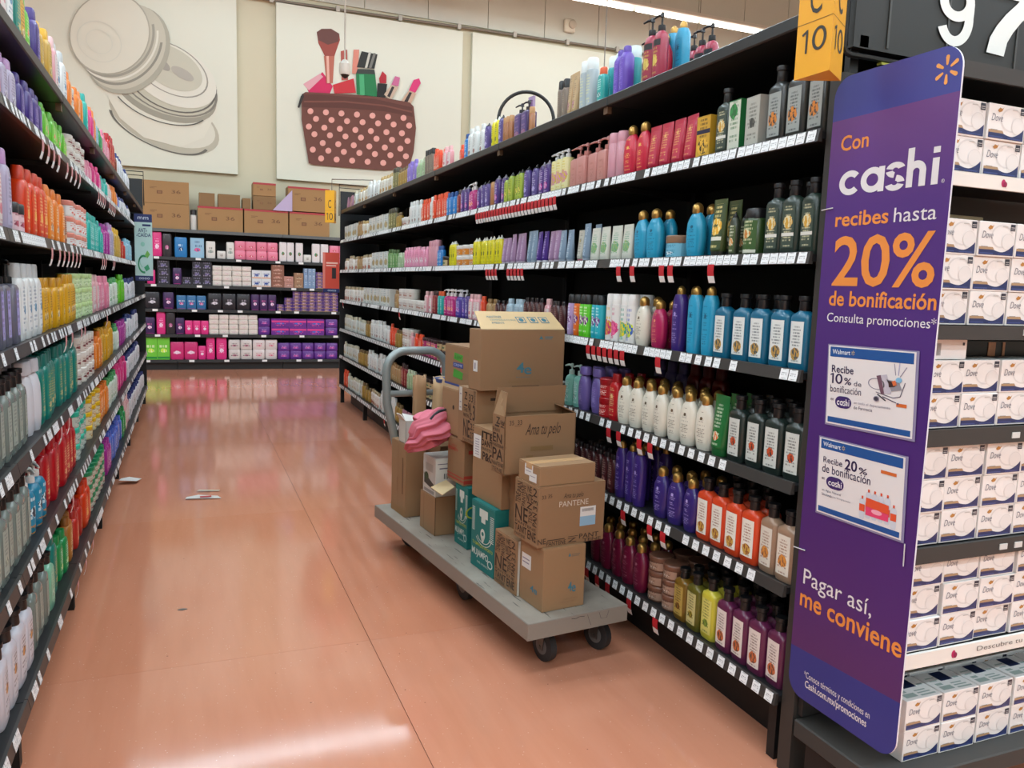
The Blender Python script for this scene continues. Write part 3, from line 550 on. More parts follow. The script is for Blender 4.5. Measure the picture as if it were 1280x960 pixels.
# ------------------------------------------------------------------ wall banners (flat prints on boards)
BY = WALLY-.09
def banner(x0, x1, z0, z1, label, c='dfe0d0'):
    B = MB(); B.box((x0, BY, z0), (x1, WALLY-.002, z1), mat(c, .7)); return B.ob('wall_banner', label=label, cat='banner', group='large banners on the back wall')
def art_on_wall(name, parent, items):
    """items: px polygons on the banner face"""
    B = MB()
    for i, (pts, fs, m) in enumerate(items):
        vs = []
        for (x, y) in pts:
            p = onY(x, y, BY-.002-.0015*i); vs.append(tuple(p))
        B.add(vs, fs, m)
    return ob(name, B.mesh(), parent)
def P(pts, m): return (pts, [tuple(range(len(pts)))], m)
def E(cx, cy, rx, ry, rot, m, n=40, t0=0, t1=2*PI, wdt=None):
    rot = math.radians(rot); pts = []
    if wdt is None:
        for i in range(n):
            t = 2*PI*i/n; X, Y = rx*math.cos(t), ry*math.sin(t); pts.append((cx+X*math.cos(rot)-Y*math.sin(rot), cy+X*math.sin(rot)+Y*math.cos(rot)))
        return P(pts, m)
    for i in range(n+1):
        t = t0+(t1-t0)*i/n
        for k in (0, wdt): X, Y = (rx-k)*math.cos(t), (ry-k*ry/rx)*math.sin(t); pts.append((cx+X*math.cos(rot)-Y*math.sin(rot), cy+X*math.sin(rot)+Y*math.cos(rot)))
    return (pts, [(2*i, 2*i+1, 2*i+3, 2*i+2) for i in range(n)], m)
A = banner(-7.5, .766, 3.10, 5.83, 'big cream banner printed with a glass cream jar')
Bn = banner(1.37, 4.52, 3.08, 5.84, 'big cream banner printed with a dotted cosmetics pouch')
Cn = banner(4.70, 12.5, 3.2, 5.86, 'blank white banner right of the pouch banner, above the tall shelf')
g = lambda v: mat(v, .7)
def gj(v): return mat(''.join('%02x' % int(255*(int(v[i:i+2], 16)/255)**1.45) for i in (0, 2, 4)) if int(v[:2], 16) < 0xdc else v, .7)
art_on_wall('printed_jar', A, [
    E(205, 150, 74, 34, 24, gj('cfccbe')), E(204, 146, 70, 30, 24, gj('dcdaca')), E(199, 158, 68, 26, 24, gj('8f8d86'), t0=.1, t1=2.9, wdt=4),
    P([(133, 118), (146, 100), (268, 116), (271, 140), (255, 172), (225, 184), (180, 172), (150, 148)], gj('e0dece')),
    E(206, 112, 68, 36, 22, gj('b9b7ab')), E(207, 108, 66, 33, 22, gj('d6d4c6')), E(210, 104, 66, 36, 24, gj('a3a198'), wdt=3), E(213, 98, 62, 38, 26, gj('8e8c85'), wdt=2.5),
    E(216, 94, 59, 35, 28, gj('e2e0d2')), E(213, 86, 52, 29, 30, gj('b6b4ab'), wdt=2), E(213, 84, 44, 24, 30, gj('d9d7ca')), E(203, 80, 12, 5, 40, gj('bdbab2')), E(228, 92, 16, 6, 30, gj('c9c6bd')),
    E(200, 118, 66, 33, 22, gj('7e7c76'), t0=.3, t1=2.4, wdt=2),
    E(160, 62, 50, 58, 35, gj('c6c4b8')), E(156, 58, 49, 56, 35, gj('d8d6c9')), E(152, 53, 49, 56, 38, gj('b0aea4'), t0=-.6, t1=2.2, wdt=3), E(147, 48, 49, 55, 38, gj('e4e2d4'), t0=-.8, t1=2.3, wdt=2.5),
    E(142, 44, 50, 54, 38, gj('bcbab0'), t0=-.9, t1=2.4, wdt=3), E(137, 42, 50, 52, 38, gj('dedccc')), E(137, 42, 50, 52, 38, gj('c9c7ba'), wdt=1.6), E(124, 52, 30, 24, 35, g('d6d6c8'), wdt=1.2), E(124, 52, 18, 14, 35, g('d8d8ca'), wdt=1)])
bg_ = g('6e4238'); dotm = g('e6a79c')
pouch = [P([(377, 118), (382, 115), (400, 116), (440, 118), (480, 122), (512, 128), (517, 133), (520, 160), (517, 190), (511, 211), (480, 213), (440, 210), (392, 206), (386, 204), (382, 180), (377, 150)], bg_),
         P([(378, 118), (400, 118), (470, 124), (515, 134), (516, 146), (480, 139), (430, 135), (378, 134)], g('5c342c')),
         P([(380, 126), (430, 126), (480, 131), (515, 139), (515, 141), (480, 133), (430, 128), (380, 128)], g('7a4a3e')),
         P([(379, 117), (376, 120), (372, 134), (374, 135), (380, 121)], g('2c2a2a'))]
dots = []
for rr_ in range(8):
    for cc_ in range(8):
        x = 388+cc_*19.4+(rr_ % 2)*8-rr_*1.0; y = 139+rr_*9.6+cc_*1.4
        lo = 377+(y-118)*.1 if y < 204 else 400
        if y > 136+max(0, (x-420)*.12) and lo+3 < x < 517-(max(0, y-170))*.15 and y < 205+(x-390)*.06: dots.append(E(x, y, 3.8, 3.8, 0, dotm, 12))
stuffp = [P([(384, 111), (403, 90), (416, 108), (412, 118), (386, 116)], g('cf2a5e')), P([(379, 105), (400, 92), (404, 96), (386, 113)], g('dfa6ae')),
          P([(396, 40), (402, 36), (414, 36), (424, 42), (425, 50), (418, 70), (406, 70), (398, 54)], g('9a4a40')), P([(396, 40), (402, 36), (414, 36), (424, 42), (423, 52), (410, 56), (398, 50)], g('6a443e')),
          P([(405, 70), (418, 70), (416, 104), (408, 104)], g('b86a58')), P([(408, 70), (411, 70), (412, 104), (409, 104)], g('e4b0a0')),
          P([(426, 64), (434, 62), (435, 100), (427, 100)], g('b05a50')), P([(442, 62), (449, 62), (447, 92), (440, 92)], g('d88a78')),
          P([(416, 106), (442, 98), (445, 116), (418, 117)], g('c8323c')),
          P([(452, 64), (472, 68), (468, 86), (446, 84)], g('2e302e')), P([(461, 65), (464, 65), (459, 85), (456, 85)], g('c8c6ba')), P([(467, 66), (470, 67), (464, 86), (461, 85)], g('7a7a74')),
          P([(447, 86), (468, 87), (469, 93), (445, 92)], g('3a3e3a')), P([(445, 92), (469, 93), (472, 121), (446, 118)], g('1f7a48')), P([(449, 93), (455, 93), (456, 119), (450, 119)], g('4aa872')),
          P([(474, 98), (478, 89), (483, 94), (483, 104), (475, 104)], g('b02434')), P([(472, 104), (484, 105), (482, 122), (471, 121)], g('1f201f')),
          P([(489, 106), (494, 95), (500, 97), (498, 108)], g('c86a94')), P([(480, 118), (489, 106), (498, 109), (488, 126)], g('c8b09a')), P([(484, 120), (490, 108), (493, 109), (487, 122)], g('3a3434')),
          P([(511, 113), (517, 100), (524, 98), (526, 104), (519, 116)], g('d83a76')), P([(500, 128), (511, 113), (520, 117), (512, 133)], g('c8a890')), P([(504, 129), (512, 115), (515, 116), (508, 131)], g('2e2a2a'))]
art_on_wall('printed_pouch', Bn, stuffp+pouch)
B = MB()
for i, (pts, fs, m) in enumerate(dots):
    B.add([tuple(onY(x, y, BY-.045)) for x, y in pts], fs, m)
ob('printed_dots', B.mesh(), Bn)

# ------------------------------------------------------------------ shelving bays
BLKM = mat('101112', .55, .1); SHM = mat('222325', .45, .3); STRIP = mat('3a3836', .4, .1); BACKM = mat('0c0d0e', .7); GREYM = mat('33312e', .5, .1)
TAGM = printed('e6e8e8', '6a6c6e', 'e6e8e8', 4, (.5, .2, .02)); RED = mat('b8202a', .5); TAGW = mat('e4e4e2', .5); PINKT = mat('c88a8a', .5)
ZR = [1.45+k*XR for k in (.467, .262, .0555, -.152, -.355, -.547, -.757)]
ZL = [1.45-k*XL for k in (1.475, .945, .17, -.55, -1.26, -1.97, -2.80)]
TW, TH = .034, .032
def tag_mesh(s):   # white price ticket lying on the sloping strip; faces away from the shelf
    vs = [(-.011*s, -TW/2, .002), (-.011*s, TW/2, .002), (-.004*s, TW/2, .002+TH), (-.004*s, -TW/2, .002+TH)]
    b = [(x+.0012*s, y, z) for x, y, z in vs]
    return newmesh(vs+b, [(0, 3, 2, 1) if s < 0 else (0, 1, 2, 3), (4, 5, 6, 7), (0, 4, 5, 1), (3, 2, 6, 7)], TAGM, None, False, None, [(1, 0), (0, 0), (0, 1), (1, 1)]*2)
def promo_mesh(s, red, L=.062):
    B = MB(); n = 8; pts = []
    for i in range(n+1):
        t = i/n; pts.append((-.013*s-.003*s*math.sin(t*2.2)+.011*s*t*t, .004-L*t))
    for i in range(n):
        a, b = pts[i], pts[i+1]; m = red if i < 5 else TAGW
        B.add([(a[0], -TW/2, a[1]), (a[0], TW/2, a[1]), (b[0], TW/2, b[1]), (b[0], -TW/2, b[1]), (a[0]+.0012*s, -TW/2, a[1]), (a[0]+.0012*s, TW/2, a[1]), (b[0]+.0012*s, TW/2, b[1]), (b[0]+.0012*s, -TW/2, b[1])],
              [(0, 1, 2, 3), (7, 6, 5, 4), (1, 5, 6, 2), (0, 3, 7, 4)], m)
    return B.mesh(True, 50)
TAG = {1: tag_mesh(1), -1: tag_mesh(-1)}; PROMO = {1: promo_mesh(1, RED), -1: promo_mesh(-1, PINKT)}
def ypx(px, X, z):
    a, b = 1.0, 60.0; inc = pxof((X, b, z)) > pxof((X, a, z))
    for _ in range(40):
        m = (a+b)/2
        if (pxof((X, m, z)) < px) == inc: a = m
        else: b = m
    return (a+b)/2
# red price flags: shelf index -> photo spans where they hang
PR = {1: [(596, 696, .045)], 2: [(610, 622, .05), (634, 655, .05), (775, 778, 1), (792, 795, 1), (829, 832, 1), (840, 843, 1), (892, 893, 1)],
      3: [(428, 432, 9), (499, 503, 9), (733, 781, .05), (825, 827, 1)], 4: [(552, 556, 9), (762, 766, 1), (775, 778, 1), (801, 804, 1), (814, 818, 1)],
      5: [(780, 784, 1), (814, 817, 1), (830, 834, 1)], 6: [(480, 484, 9), (735, 738, 1), (748, 751, 1), (761, 764, 1), (788, 791, 1), (821, 824, 1)]}
PL = {1: [(48, 72, .12), (80, 96, .13), (120, 130, .09), (134, 142, .1)], 2: [(58, 62, 9), (70, 100, .12), (125, 130, .1), (139, 142, .1)], 3: [(76, 80, 9), (84, 88, 9), (98, 106, .12), (130, 132, 9)], 4: [(70, 74, 9), (80, 84, 9)], 5: [(86, 88, 9)], 6: [(93, 94, 9), (103, 104, 9), (112, 113, 9)]}
def bays(side, y0, y1, n, ZS, top_thick, X, dens, tagfar, where, pr, ysplit):
    s = side; L = (y1-y0)/n
    flags = {}
    for k, spans in pr.items():
        fl_ = []
        for a, b, p in spans:
            ya, yb = sorted((ypx(a, X, ZS[k]), ypx(b, X, ZS[k])))
            yy = ya
            if p >= 1: fl_.append((ya+yb)/2)
            else:
                while yy < yb: fl_.append(yy); yy += p
        flags[k] = fl_
    for i in range(n):
        ya = y0+i*L
        root = ob('shelving_bay', None, None, (X, ya, 0), label=f"{ordn(i).replace('nearest', 'first')} black shelving bay from the near end, {where}", cat='shelving', group='black shelving bays '+where)
        B = MB(); B.box((s*.50, .0, .05), (s*.53, L-.001, ZS[0]+.01), BACKM); B.ob('back_panel', root)
        B = MB(); B.box((s*.13, .0, .0), (s*.53, L-.001, ZS[6]+.004), BLKM); B.ob('plinth', root)
        for yy in (.0, L-.03):
            B = MB(); B.box((s*.45, yy+.001, .0), (s*.499, yy+.028, ZS[0]+.01), BLKM)
            B.ob('upright', root)
        B = MB()
        for yy in (.03,): B.box((s*.03, yy, .0), (s*.07, yy+.035, ZS[6]), BLKM)
        B.ob('foot', root)
        for k, z in enumerate(ZS):
            if k == 0:
                B = MB(); B.box((0, .002, z), (s*.53, L-.002, z+.040), mat('2c2e2f', .4, .2), .004)
                sh = B.ob('shelf', root)
                B = MB(); B.box((s*.01, .01, z-.028), (s*.03, .045, z), mat('5e4630', .6)); B.ob('bracket', sh)
                continue
            B = MB(); B.box((s*.004, .002, z+.008), (s*.495, L-.002, z+.028), SHM); sh = B.ob('shelf', root)
            B = MB(); B.add([(-s*.010, .002, z), (-s*.010, L-.002, z), (-s*.003, L-.002, z+.036), (-s*.003, .002, z+.036), (s*.006, .002, z), (s*.006, L-.002, z), (s*.006, L-.002, z+.036), (s*.006, .002, z+.036)],
                [(0, 1, 2, 3), (7, 6, 5, 4), (0, 4, 5, 1), (3, 2, 6, 7), (0, 3, 7, 4), (1, 5, 6, 2)], STRIP)
            B.ob('price_strip', sh)
            B = MB(); B.add([(s*.03, .003, z+.008), (s*.03, .014, z+.008), (s*.49, .014, z+.008), (s*.49, .003, z+.008), (s*.03, .003, z-.005), (s*.03, .014, z-.005), (s*.49, .014, z-.032), (s*.49, .003, z-.032)],
                [(0, 1, 2, 3), (4, 7, 6, 5), (0, 4, 5, 1), (1, 5, 6, 2), (2, 6, 7, 3), (3, 7, 4, 0)], BLKM)
            B.ob('bracket', sh)
            yy = .03; FB = MB(); dn = dens[k]
            while yy < L-.03:
                if random.random() < dn(ya+yy):
                    if ya+yy < ysplit: ob('price_tag', TAG[s], sh, (-.0004*s, yy, z), (random.uniform(-.02, .02), 0, 0))
                    else: FB.add([(-.0125*s, yy-TW/2, z+.002), (-.0125*s, yy+TW/2, z+.002), (-.0055*s, yy+TW/2, z+.034), (-.0055*s, yy-TW/2, z+.034)], [(0, 1, 2, 3)], TAGW)
                if s > 0 and k >= 4: yy += TW+.026
                else: yy += TW+.004 if random.random() < .6 else TW+random.uniform(.008, .03)
            if FB.v: FB.ob('price_tags', sh, kind='stuff')
            for fy in flags.get(k, []):
                if ya <= fy < ya+L: ob('promo_tag', PROMO[s], sh, (0, fy-ya, z))
def dR(k):
    if k in (1, 2): return lambda y: .93
    if k == 3: return lambda y: .55 if y < 2.35 else .9
    if k == 4: return lambda y: 0 if y < 2.1 else .95
    if k == 5: return lambda y: 0 if y < 1.90 else .95
    return lambda y: .95
bays(1, 1.80, 9.42, 6, ZR, .04, XR, {k: dR(k) for k in range(1, 7)}, 5, 'behind the loaded cart', PR, 5.6)
def dL(k): return lambda y: (.45 if y < 4.2 else .62)+(.2 if k < 3 else 0)
bays(-1, 1.3, 9.7, 7, ZL, .04, XL, {k: dL(k) for k in range(1, 7)}, 5, 'across the aisle from the cart', PL, 4.4)

# ------------------------------------------------------------------ products on the two long shelvings
SHN = 'top first second third fourth fifth sixth'.split()
def stock(table, ZS, X, s, wherebase, depth_rows, yrow=4.6, inset=.022):
    rz = -PI/2*s
    for k, runs in table.items():
        zb = ZS[k]+(.0408 if k == 0 else .0288); L = []
        where = ('top board ' if k == 0 else ('bottom' if k == 6 else SHN[k+1] if k+1 < 7 else 'sixth')+' shelf down ').replace('bottom shelf down', 'bottom shelf')+wherebase
        for r in runs:
            key, a, b = r[:3]; st = r[3] if len(r) > 3 else 1
            sb = r[4] if len(r) > 4 else 0
            ya, yb = sorted((ypx(a, X+s*(.03+sb), zb), ypx(b, X+s*(.03+sb), zb))); L.append((ya, yb, key, st, sb))
        L.sort(); cur = 0; extra = []
        for ya, yb, key, st, sb in L:
            p = D[key]; wd = p['w']*(1.03 if s > 0 else 1.05); back = 0
            if sb: back = sb
            elif k == 0 and s > 0 and ya < cur-.01: back = .075
            else: ya = max(ya, cur)
            n = max(1, int((yb-ya)/wd+.35)); pitch = max(wd, (yb-ya)/n); zs = min(1, ((ZS[k-1]-zb-.045) if k else 9)/((p['h']+.001)*st))
            if n > 1 and pitch > wd*1.25: pitch = wd*1.1
            z0_ = zs
            for i in range(n):
                if i % 3 == 0 and ya > 3.2 and p['sh'] in ('straight', 'slim', 'tube', 'pack'): zs = z0_*random.choice((1, 1, .95, .9, .84))
                y = ya+pitch*(i+.5); xx = X+s*(inset+p['d']/2+random.uniform(0, .008 if ya < 3 else .02))
                if y+p['w']/2 > (9.405 if s > 0 else 9.68): continue
                if k == 0 and s > 0: xx += .02+back
                for q in range(st): place(key, xx, y, zb+q*(p['h']+.0008)*zs, rz, where, zs=zs)
                if y < yrow and depth_rows.get(k, 0) and p['sh'] not in ('pouch',):
                    for d in range(1, depth_rows[k]+1):
                        if random.random() < .85: extra.append((key, xx+s*d*(p['d']+.012), y, zb, st, zs))
            if not sb: cur = max(cur, ya+pitch*n+.002)
        for key, xx, y, z, st, zs in extra:
            if abs(xx-X)+D[key]['d']/2 > .445: continue
            for q in range(st): place(key, xx, y, z+q*(D[key]['h']+.0008)*zs, rz, where, 'rear-row', zs=zs)
RT = {
 0: [('dusty', 428, 438), ('wtwin', 439, 447), ('wgold', 447, 456), ('wbot', 456, 470), ('wgold', 470, 486), ('olive', 487, 493), ('gold', 493, 505), ('lilac', 505, 516), ('sage', 516, 527), ('taupe', 527, 536), ('red_o', 536, 550), ('pinkw', 550, 557), ('red_o', 558, 577), ('blue', 577, 580), ('wbot', 580, 598), ('purb', 598, 605), ('y_top', 606, 616), ('purb', 617, 624), ('copper', 624, 634), ('dkpurp_pump', 636, 652), ('copper', 652, 656),
     ('taupe', 688, 699), ('gold_t', 702, 713), ('silver_can', 714, 731), ('red_o', 735, 742), ('teal_or', 742, 748), ('teal_can', 749, 765, 1, .06), ('vio_bot', 758, 775), ('teal_can', 776, 786, 1, .07), ('blk_teal', 784, 795), ('maroon_pump', 788, 803, 1, .13), ('maroon_pump', 797, 817), ('o_crim', 812, 825, 1, .06), ('o_cyant', 824, 847, 1, .10), ('maroon_pump', 836, 848, 1, .30), ('tan_box', 845, 868, 1, .13), ('maroon_pump', 846, 859, 1, .26), ('maroon_pump', 861, 882, 1, .25)],
 1: [('wcart', 428, 446), ('tan', 446, 453), ('wgold', 453, 461), ('wcart', 462, 484), ('olive', 485, 493), ('gold', 493, 500), ('wh_jar', 500, 511), ('wbot', 512, 525), ('red_o', 525, 536), ('wbot', 536, 541), ('red_o', 541, 557), ('blue', 557, 567), ('dred', 568, 576), ('purp', 576, 584), ('magb', 584, 592), ('purp', 592, 601), ('purb', 601, 610), ('copper', 610, 618), ('purp', 618, 628), ('ygreen', 628, 652), ('purb', 652, 668), ('purp', 668, 684), ('yel_pump', 684, 708), ('pink_pump', 708, 731), ('pink_pump', 731, 758), ('pk_tall', 758, 779), ('o_crim', 780, 806), ('crim_tube', 806, 866), ('gold_box', 868, 890), ('h_green', 892, 914), ('grn_box', 916, 926), ('gry_box', 926, 968), ('h_smoke', 968, 986), ('h_smoke', 988, 1014), ('h_smoke', 1015, 1030)],
 2: [('wred', 428, 446), ('tan', 447, 452), ('wred', 452, 463), ('wcart', 465, 484), ('grn', 485, 495), ('sage', 496, 504), ('pk_bot', 505, 532), ('pk_tall', 533, 545), ('blue', 545, 552), ('bn_jar', 552, 558), ('y_bot', 559, 569), ('o_jar', 570, 589, 2), ('y_bot', 590, 625), ('mauve_tube', 625, 652), ('gblue_tube', 655, 668), ('pur_tube', 669, 680), ('mauve_tube', 681, 697), ('gblue_tube', 697, 712), ('silver_tube', 713, 727), ('gblue_tube', 727, 734), ('pouch', 735, 788), ('o_cyan', 789, 821), ('cy_jar', 822, 848), ('o_cyan', 849, 876), ('dgreen_tube', 878, 915), ('g_spray', 906, 919), ('green_jar', 920, 948), ('h_green', 951, 1020)],
 3: [('wred', 428, 455), ('wcart', 456, 488), ('tan', 490, 497), ('wh_jar', 497, 512, 2), ('wh_jar', 513, 530), ('pinkw', 530, 537), ('dred', 537, 546), ('teal_or', 546, 553), ('magb', 553, 567), ('purp_pump', 567, 578), ('purb', 578, 584), ('pinkw', 584, 597), ('red_o', 597, 604), ('tan', 605, 617), ('dark', 617, 632), ('ltblue', 632, 650), ('dark', 650, 675), ('pinkw', 675, 683), ('dark', 683, 703), ('li_spray', 704, 711), ('or_spray', 711, 720), ('gr_spray', 720, 734), ('cy_spray', 734, 749), ('w_y', 751, 760), ('w_p', 761, 770), ('w_g', 771, 780), ('w_b', 781, 789), ('o_cream', 789, 805), ('o_mag', 806, 827), ('o_purt', 831, 852), ('o_cyant', 853, 876), ('o_cyant', 879, 887), ('h_blue', 888, 1008)],
 4: [('wtwin', 428, 455), ('gold', 455, 462), ('wbot', 462, 486), ('red_o', 486, 494), ('gold', 494, 500), ('wh_jar', 500, 512, 2), ('pinkw', 512, 518), ('red_o', 518, 526), ('mg_jar', 526, 545, 2), ('bn_jar', 545, 570, 2), ('dark', 570, 600), ('bn_jar', 600, 640), ('wh_jar', 640, 690), ('mint_pump', 704, 720), ('lil_slim', 720, 745), ('red_jar', 746, 762, 2), ('red', 763, 772), ('o_cream', 773, 884), ('green_tube', 884, 904), ('h_green2', 906, 1000)],
 5: [('wtwin', 428, 447), ('gold', 447, 460), ('wbot', 460, 486), ('tan', 486, 500), ('dred', 500, 508), ('sage', 508, 518), ('bn_jar', 518, 560, 2), ('blue', 560, 580), ('dark', 690, 766), ('o_purt', 766, 800), ('o_pur', 812, 866), ('h_orange', 867, 945), ('h_peach', 947, 990)],
 6: [('red_o', 426, 434), ('wtwin', 434, 452), ('gold', 452, 462), ('wred', 462, 474), ('wbot', 474, 492), ('gold', 492, 500), ('dusty', 500, 530), ('o_maroon', 735, 806), ('br_jar', 808, 842, 3), ('h_amber', 843, 857), ('h_olive', 857, 872), ('h_yellow', 873, 890), ('h_plum', 894, 975)],
}
# wide fruit-labelled bottles first seen from the near end, a few single kinds standing behind others
stock(RT, ZR, XR, 1, 'behind the cart', {2: 1, 3: 1, 4: 2, 5: 2, 6: 2}, 3.3)
for yy in (2.66, 2.75, 2.84): place('dred_tall', XR+.37, yy, ZR[4]+.0288, -PI/2, 'fifth shelf down behind the cart', 'tall rear-row')
for yy in (2.93, 3.02, 3.11): place('lil_tall', XR+.37, yy, ZR[4]+.0288, -PI/2, 'fifth shelf down behind the cart', 'tall rear-row')
LT = {
 0: [('L_pink', -14, 8), ('L_white', 8, 20), ('L_teal', 20, 29), ('L_yel', 30, 38), ('L_green', 38, 45), ('L_purp', 46, 56), ('L_must', 56, 66), ('L_pink', 66, 74), ('L_white', 74, 82), ('L_white', 82, 87), ('L_or', 88, 93), ('L_bjar', 93, 98, 2), ('L_or', 98, 107), ('L_turq', 107, 112), ('L_hot', 112, 117), ('L_or', 117, 122), ('L_lblue', 122, 126), ('L_grn2', 126, 130), ('L_ppink', 130, 138), ('L_red', 138, 143), ('L_brown', 143, 147), ('L_navy', 147, 162)],
 1: [('L_red', -20, 2), ('L_silver', 3, 20), ('L_purp', 26, 56), ('L_green', 57, 89), ('L_bjar', 90, 108, 3), ('L_ppink', 108, 118), ('L_hot', 118, 128), ('L_turq', 128, 135), ('L_pink', 135, 142), ('L_or', 142, 147), ('L_blue', 147, 151), ('L_navy', 151, 164)],
 2: [('L_pink', -12, 5), ('L_silver', 6, 18), ('L_pkjar', 20, 36), ('L_orr', 30, 60), ('L_or', 60, 84), ('L_brown', 84, 89), ('L_wjar', 90, 110, 3), ('L_turq', 110, 131), ('L_mag', 131, 138), ('L_silver', 138, 143), ('L_must', 143, 152), ('L_red2', 152, 156), ('L_lblue', 156, 165)],
 3: [('L_grey', -14, 26), ('L_white', 27, 53), ('L_yel', 54, 97), ('L_gnjar', 97, 117, 3), ('L_pink', 117, 125), ('L_ppink', 125, 137), ('L_gw', 137, 147), ('L_green', 147, 155), ('L_navy', 155, 168)],
 4: [('L_cblue', -24, -2), ('L_clear', -1, 37), ('L_curvy', 39, 53), ('L_teal', 54, 101), ('L_bjar', 102, 119, 3), ('L_or', 119, 127), ('L_yel', 127, 142), ('L_gw', 142, 150), ('L_mag', 150, 159), ('L_navy', 159, 172)],
 5: [('L_cblue', -20, -8), ('L_clear', -8, 40), ('L_pump', 41, 60), ('L_red', 62, 96), ('L_tjar', 97, 113, 3), ('L_yjar', 113, 126, 3), ('L_or', 126, 136), ('L_gw', 136, 148), ('L_hot', 148, 158), ('L_navy', 158, 175)],
 6: [('L_wblk', 2, 42), ('L_clear', 44, 63), ('L_mint', 64, 70), ('L_teal', 71, 79), ('L_grn2', 80, 89), ('L_amb', 90, 96), ('L_red2', 96, 106), ('L_orr', 107, 114), ('L_gjar', 115, 133, 3), ('L_mag', 134, 140), ('L_blue', 140, 153), ('L_grn2', 153, 157), ('L_pink', 157, 162), ('L_navy', 162, 180)],
}
stock(LT, ZL, XL, -1, 'across the aisle', {4: 1, 5: 1, 6: 1}, 3.8)

# black display ring standing on the top board
zt = ZR[0]+.04
r = ob('display_ring', None, None, (1.96, ypx(656, 1.96, zt), zt), label='large black hoop display standing on the top board behind the hook-nozzle bottle', cat='display')
B = MB(); B.tube([(.172*math.sin(t)*.92, -.172*math.sin(t)*.39, .215+.172*math.cos(t)) for t in [2*PI*i/40 for i in range(40)]], .011, mat('1e2020', .4), 8, True); B.ob('hoop', r, True)
B = MB(); B.box((-.05, -.09, 0), (.05, .09, .03), mat('1a1b1c', .5), .006); B.box((-.01, -.015, .03), (.01, .015, .06), mat('1a1b1c', .5)); B.ob('base', r)
r = ob('display_card', None, None, (1.82, ypx(663, 1.82, zt), zt), (0, 0, .1), label='pale violet upright display frame on the top board beside the black hoop', cat='display')
B = MB(); a = mat('a890b4', .4)
B.box((-.012, -.032, .0), (.012, .032, .03), mat('a86a5a', .5)); B.ob('foot', r)
B = MB(); B.box((-.006, -.03, .03), (.006, -.02, .26), a); B.box((-.006, .02, .03), (.006, .03, .26), a); B.box((-.006, -.02, .24), (.006, .02, .26), a); B.box((-.006, -.02, .03), (.006, .02, .05), a); B.ob('frame', r)
B = MB(); B.box((-.002, -.02, .05), (.002, .02, .24), mat('7a5a8a', .5)); B.ob('printed_card', r)

# ------------------------------------------------------------------ shelving across the back wall
BZ = [2.145, 1.727, 1.31, .936, .55, .157]; bx0, bx1 = -1.75, 4.55; nb = 4; bl_ = (bx1-bx0)/nb
for i in range(nb):
    xa = bx0+i*bl_
    root = ob('shelving_bay', None, None, (xa, BACKY, 0), label=['first', 'second', 'third', 'fourth'][i]+' black shelving bay from the left along the back wall', cat='shelving', group='black shelving bays along the back wall')
    B = MB(); B.box((0, .47, .05), (bl_-.002, .5, 2.17), BACKM); B.ob('back_panel', root)
    B = MB(); B.box((.002, .05, 0), (bl_-.004, .46, BZ[5]-.04), mat('161616', .6)); B.ob('plinth', root)
    B = MB(); B.box((0, .42, 0), (.03, .469, 2.14), BLKM); B.ob('upright', root)
    for k, z in enumerate(BZ):
        B = MB(); B.box((.002, .01, z-.03), (bl_-.002, .465, z), mat('3a3c3e', .45, .2)); sh = B.ob('shelf', root)
        B = MB(); B.box((.002, 0, z-.045), (bl_-.002, .009, z+.002), mat('5c5e5e' if k == 0 else '333537', .4, .2)); B.ob('price_strip', sh)
        if k:
            xx = random.uniform(.1, .3)
            while xx < bl_-.1:
                B = MB(); B.box((xx, -.004, z-.035), (xx+.075, -.0005, z-.002), TAGW); B.ob('price_tag', sh); xx += random.uniform(.25, .6)
PK = {}
def pk(key, desc, w, h, d, bg, ink, acc, sh='box', name='carton', band=None, lines=3, pic=(.5, .4, .5)):
    PK[key] = desc; pic = (pic[0], pic[1], pic[2]*.55); des(key, desc, sh, w, d, h, bg, None, None, printed(bg, ink, acc, lines, pic, band, len(PK)), (.04, .96), .95 if sh == 'box' else .8, 0, .4, name, cat='carton' if sh == 'box' else 'pack')
S_ = 'sanitary_pack'
pk('p_grn', 'lime green carton', .20, .355, .12, '6ec43a', 'e8f4c8', 'c8e83a', band=('1f8a3a', .0, .1)); pk('p_pkw', 'pink wide pack', .225, .27, .12, 'c82a6e', 'f0c8dc', 'f0d8e8', 'pack', S_)
pk('p_pk', 'hot pink pack', .13, .21, .1, 'dc2f80', 'f4d0e4', 'f0e0ec', 'pack', S_); pk('p_pkt', 'tall hot pink pack', .145, .36, .1, 'd82c7c', 'f0a8cc', 'f0d8e8', 'pack', S_, None, 6)
pk('p_wb', 'white and black soft pack', .2, .155, .12, 'd0c8c4', '2a2628', 'b06a80', 'pack', S_); pk('p_wr', 'white and red soft pack', .2, .155, .12, 'd8ccca', 'b83a52', 'e0a0b0', 'pack', S_)
pk('p_pur', 'purple stacked pack', .19, .13, .12, '5c2a86', 'c89ad8', 'c8489a', 'pack', S_); pk('p_purt', 'tall dark purple pack', .145, .25, .1, '3a1c52', 'c85a9a', 'e8d8e8', 'pack', S_, ('c83a86', 0, .12))
pk('p_tri', 'purple-pink-blue carton', .27, .13, .12, '6a2a8a', 'e85a9a', '2a6ac8', band=('d8408a', .55, .8)); pk('p_mag', 'magenta flat pack', .3, .08, .12, '9a1c5c', 'c04a84', 'b03070', 'pack', S_)
pk('p_wht', 'white flat soft pack', .165, .077, .12, 'dcd4cc', 'c8b0b0', 'e4c8cc', 'pack', S_); pk('p_blk', 'black night pack', .2, .25, .12, '1c1a22', 'a8a0ac', 'd8d4dc', 'pack', S_)
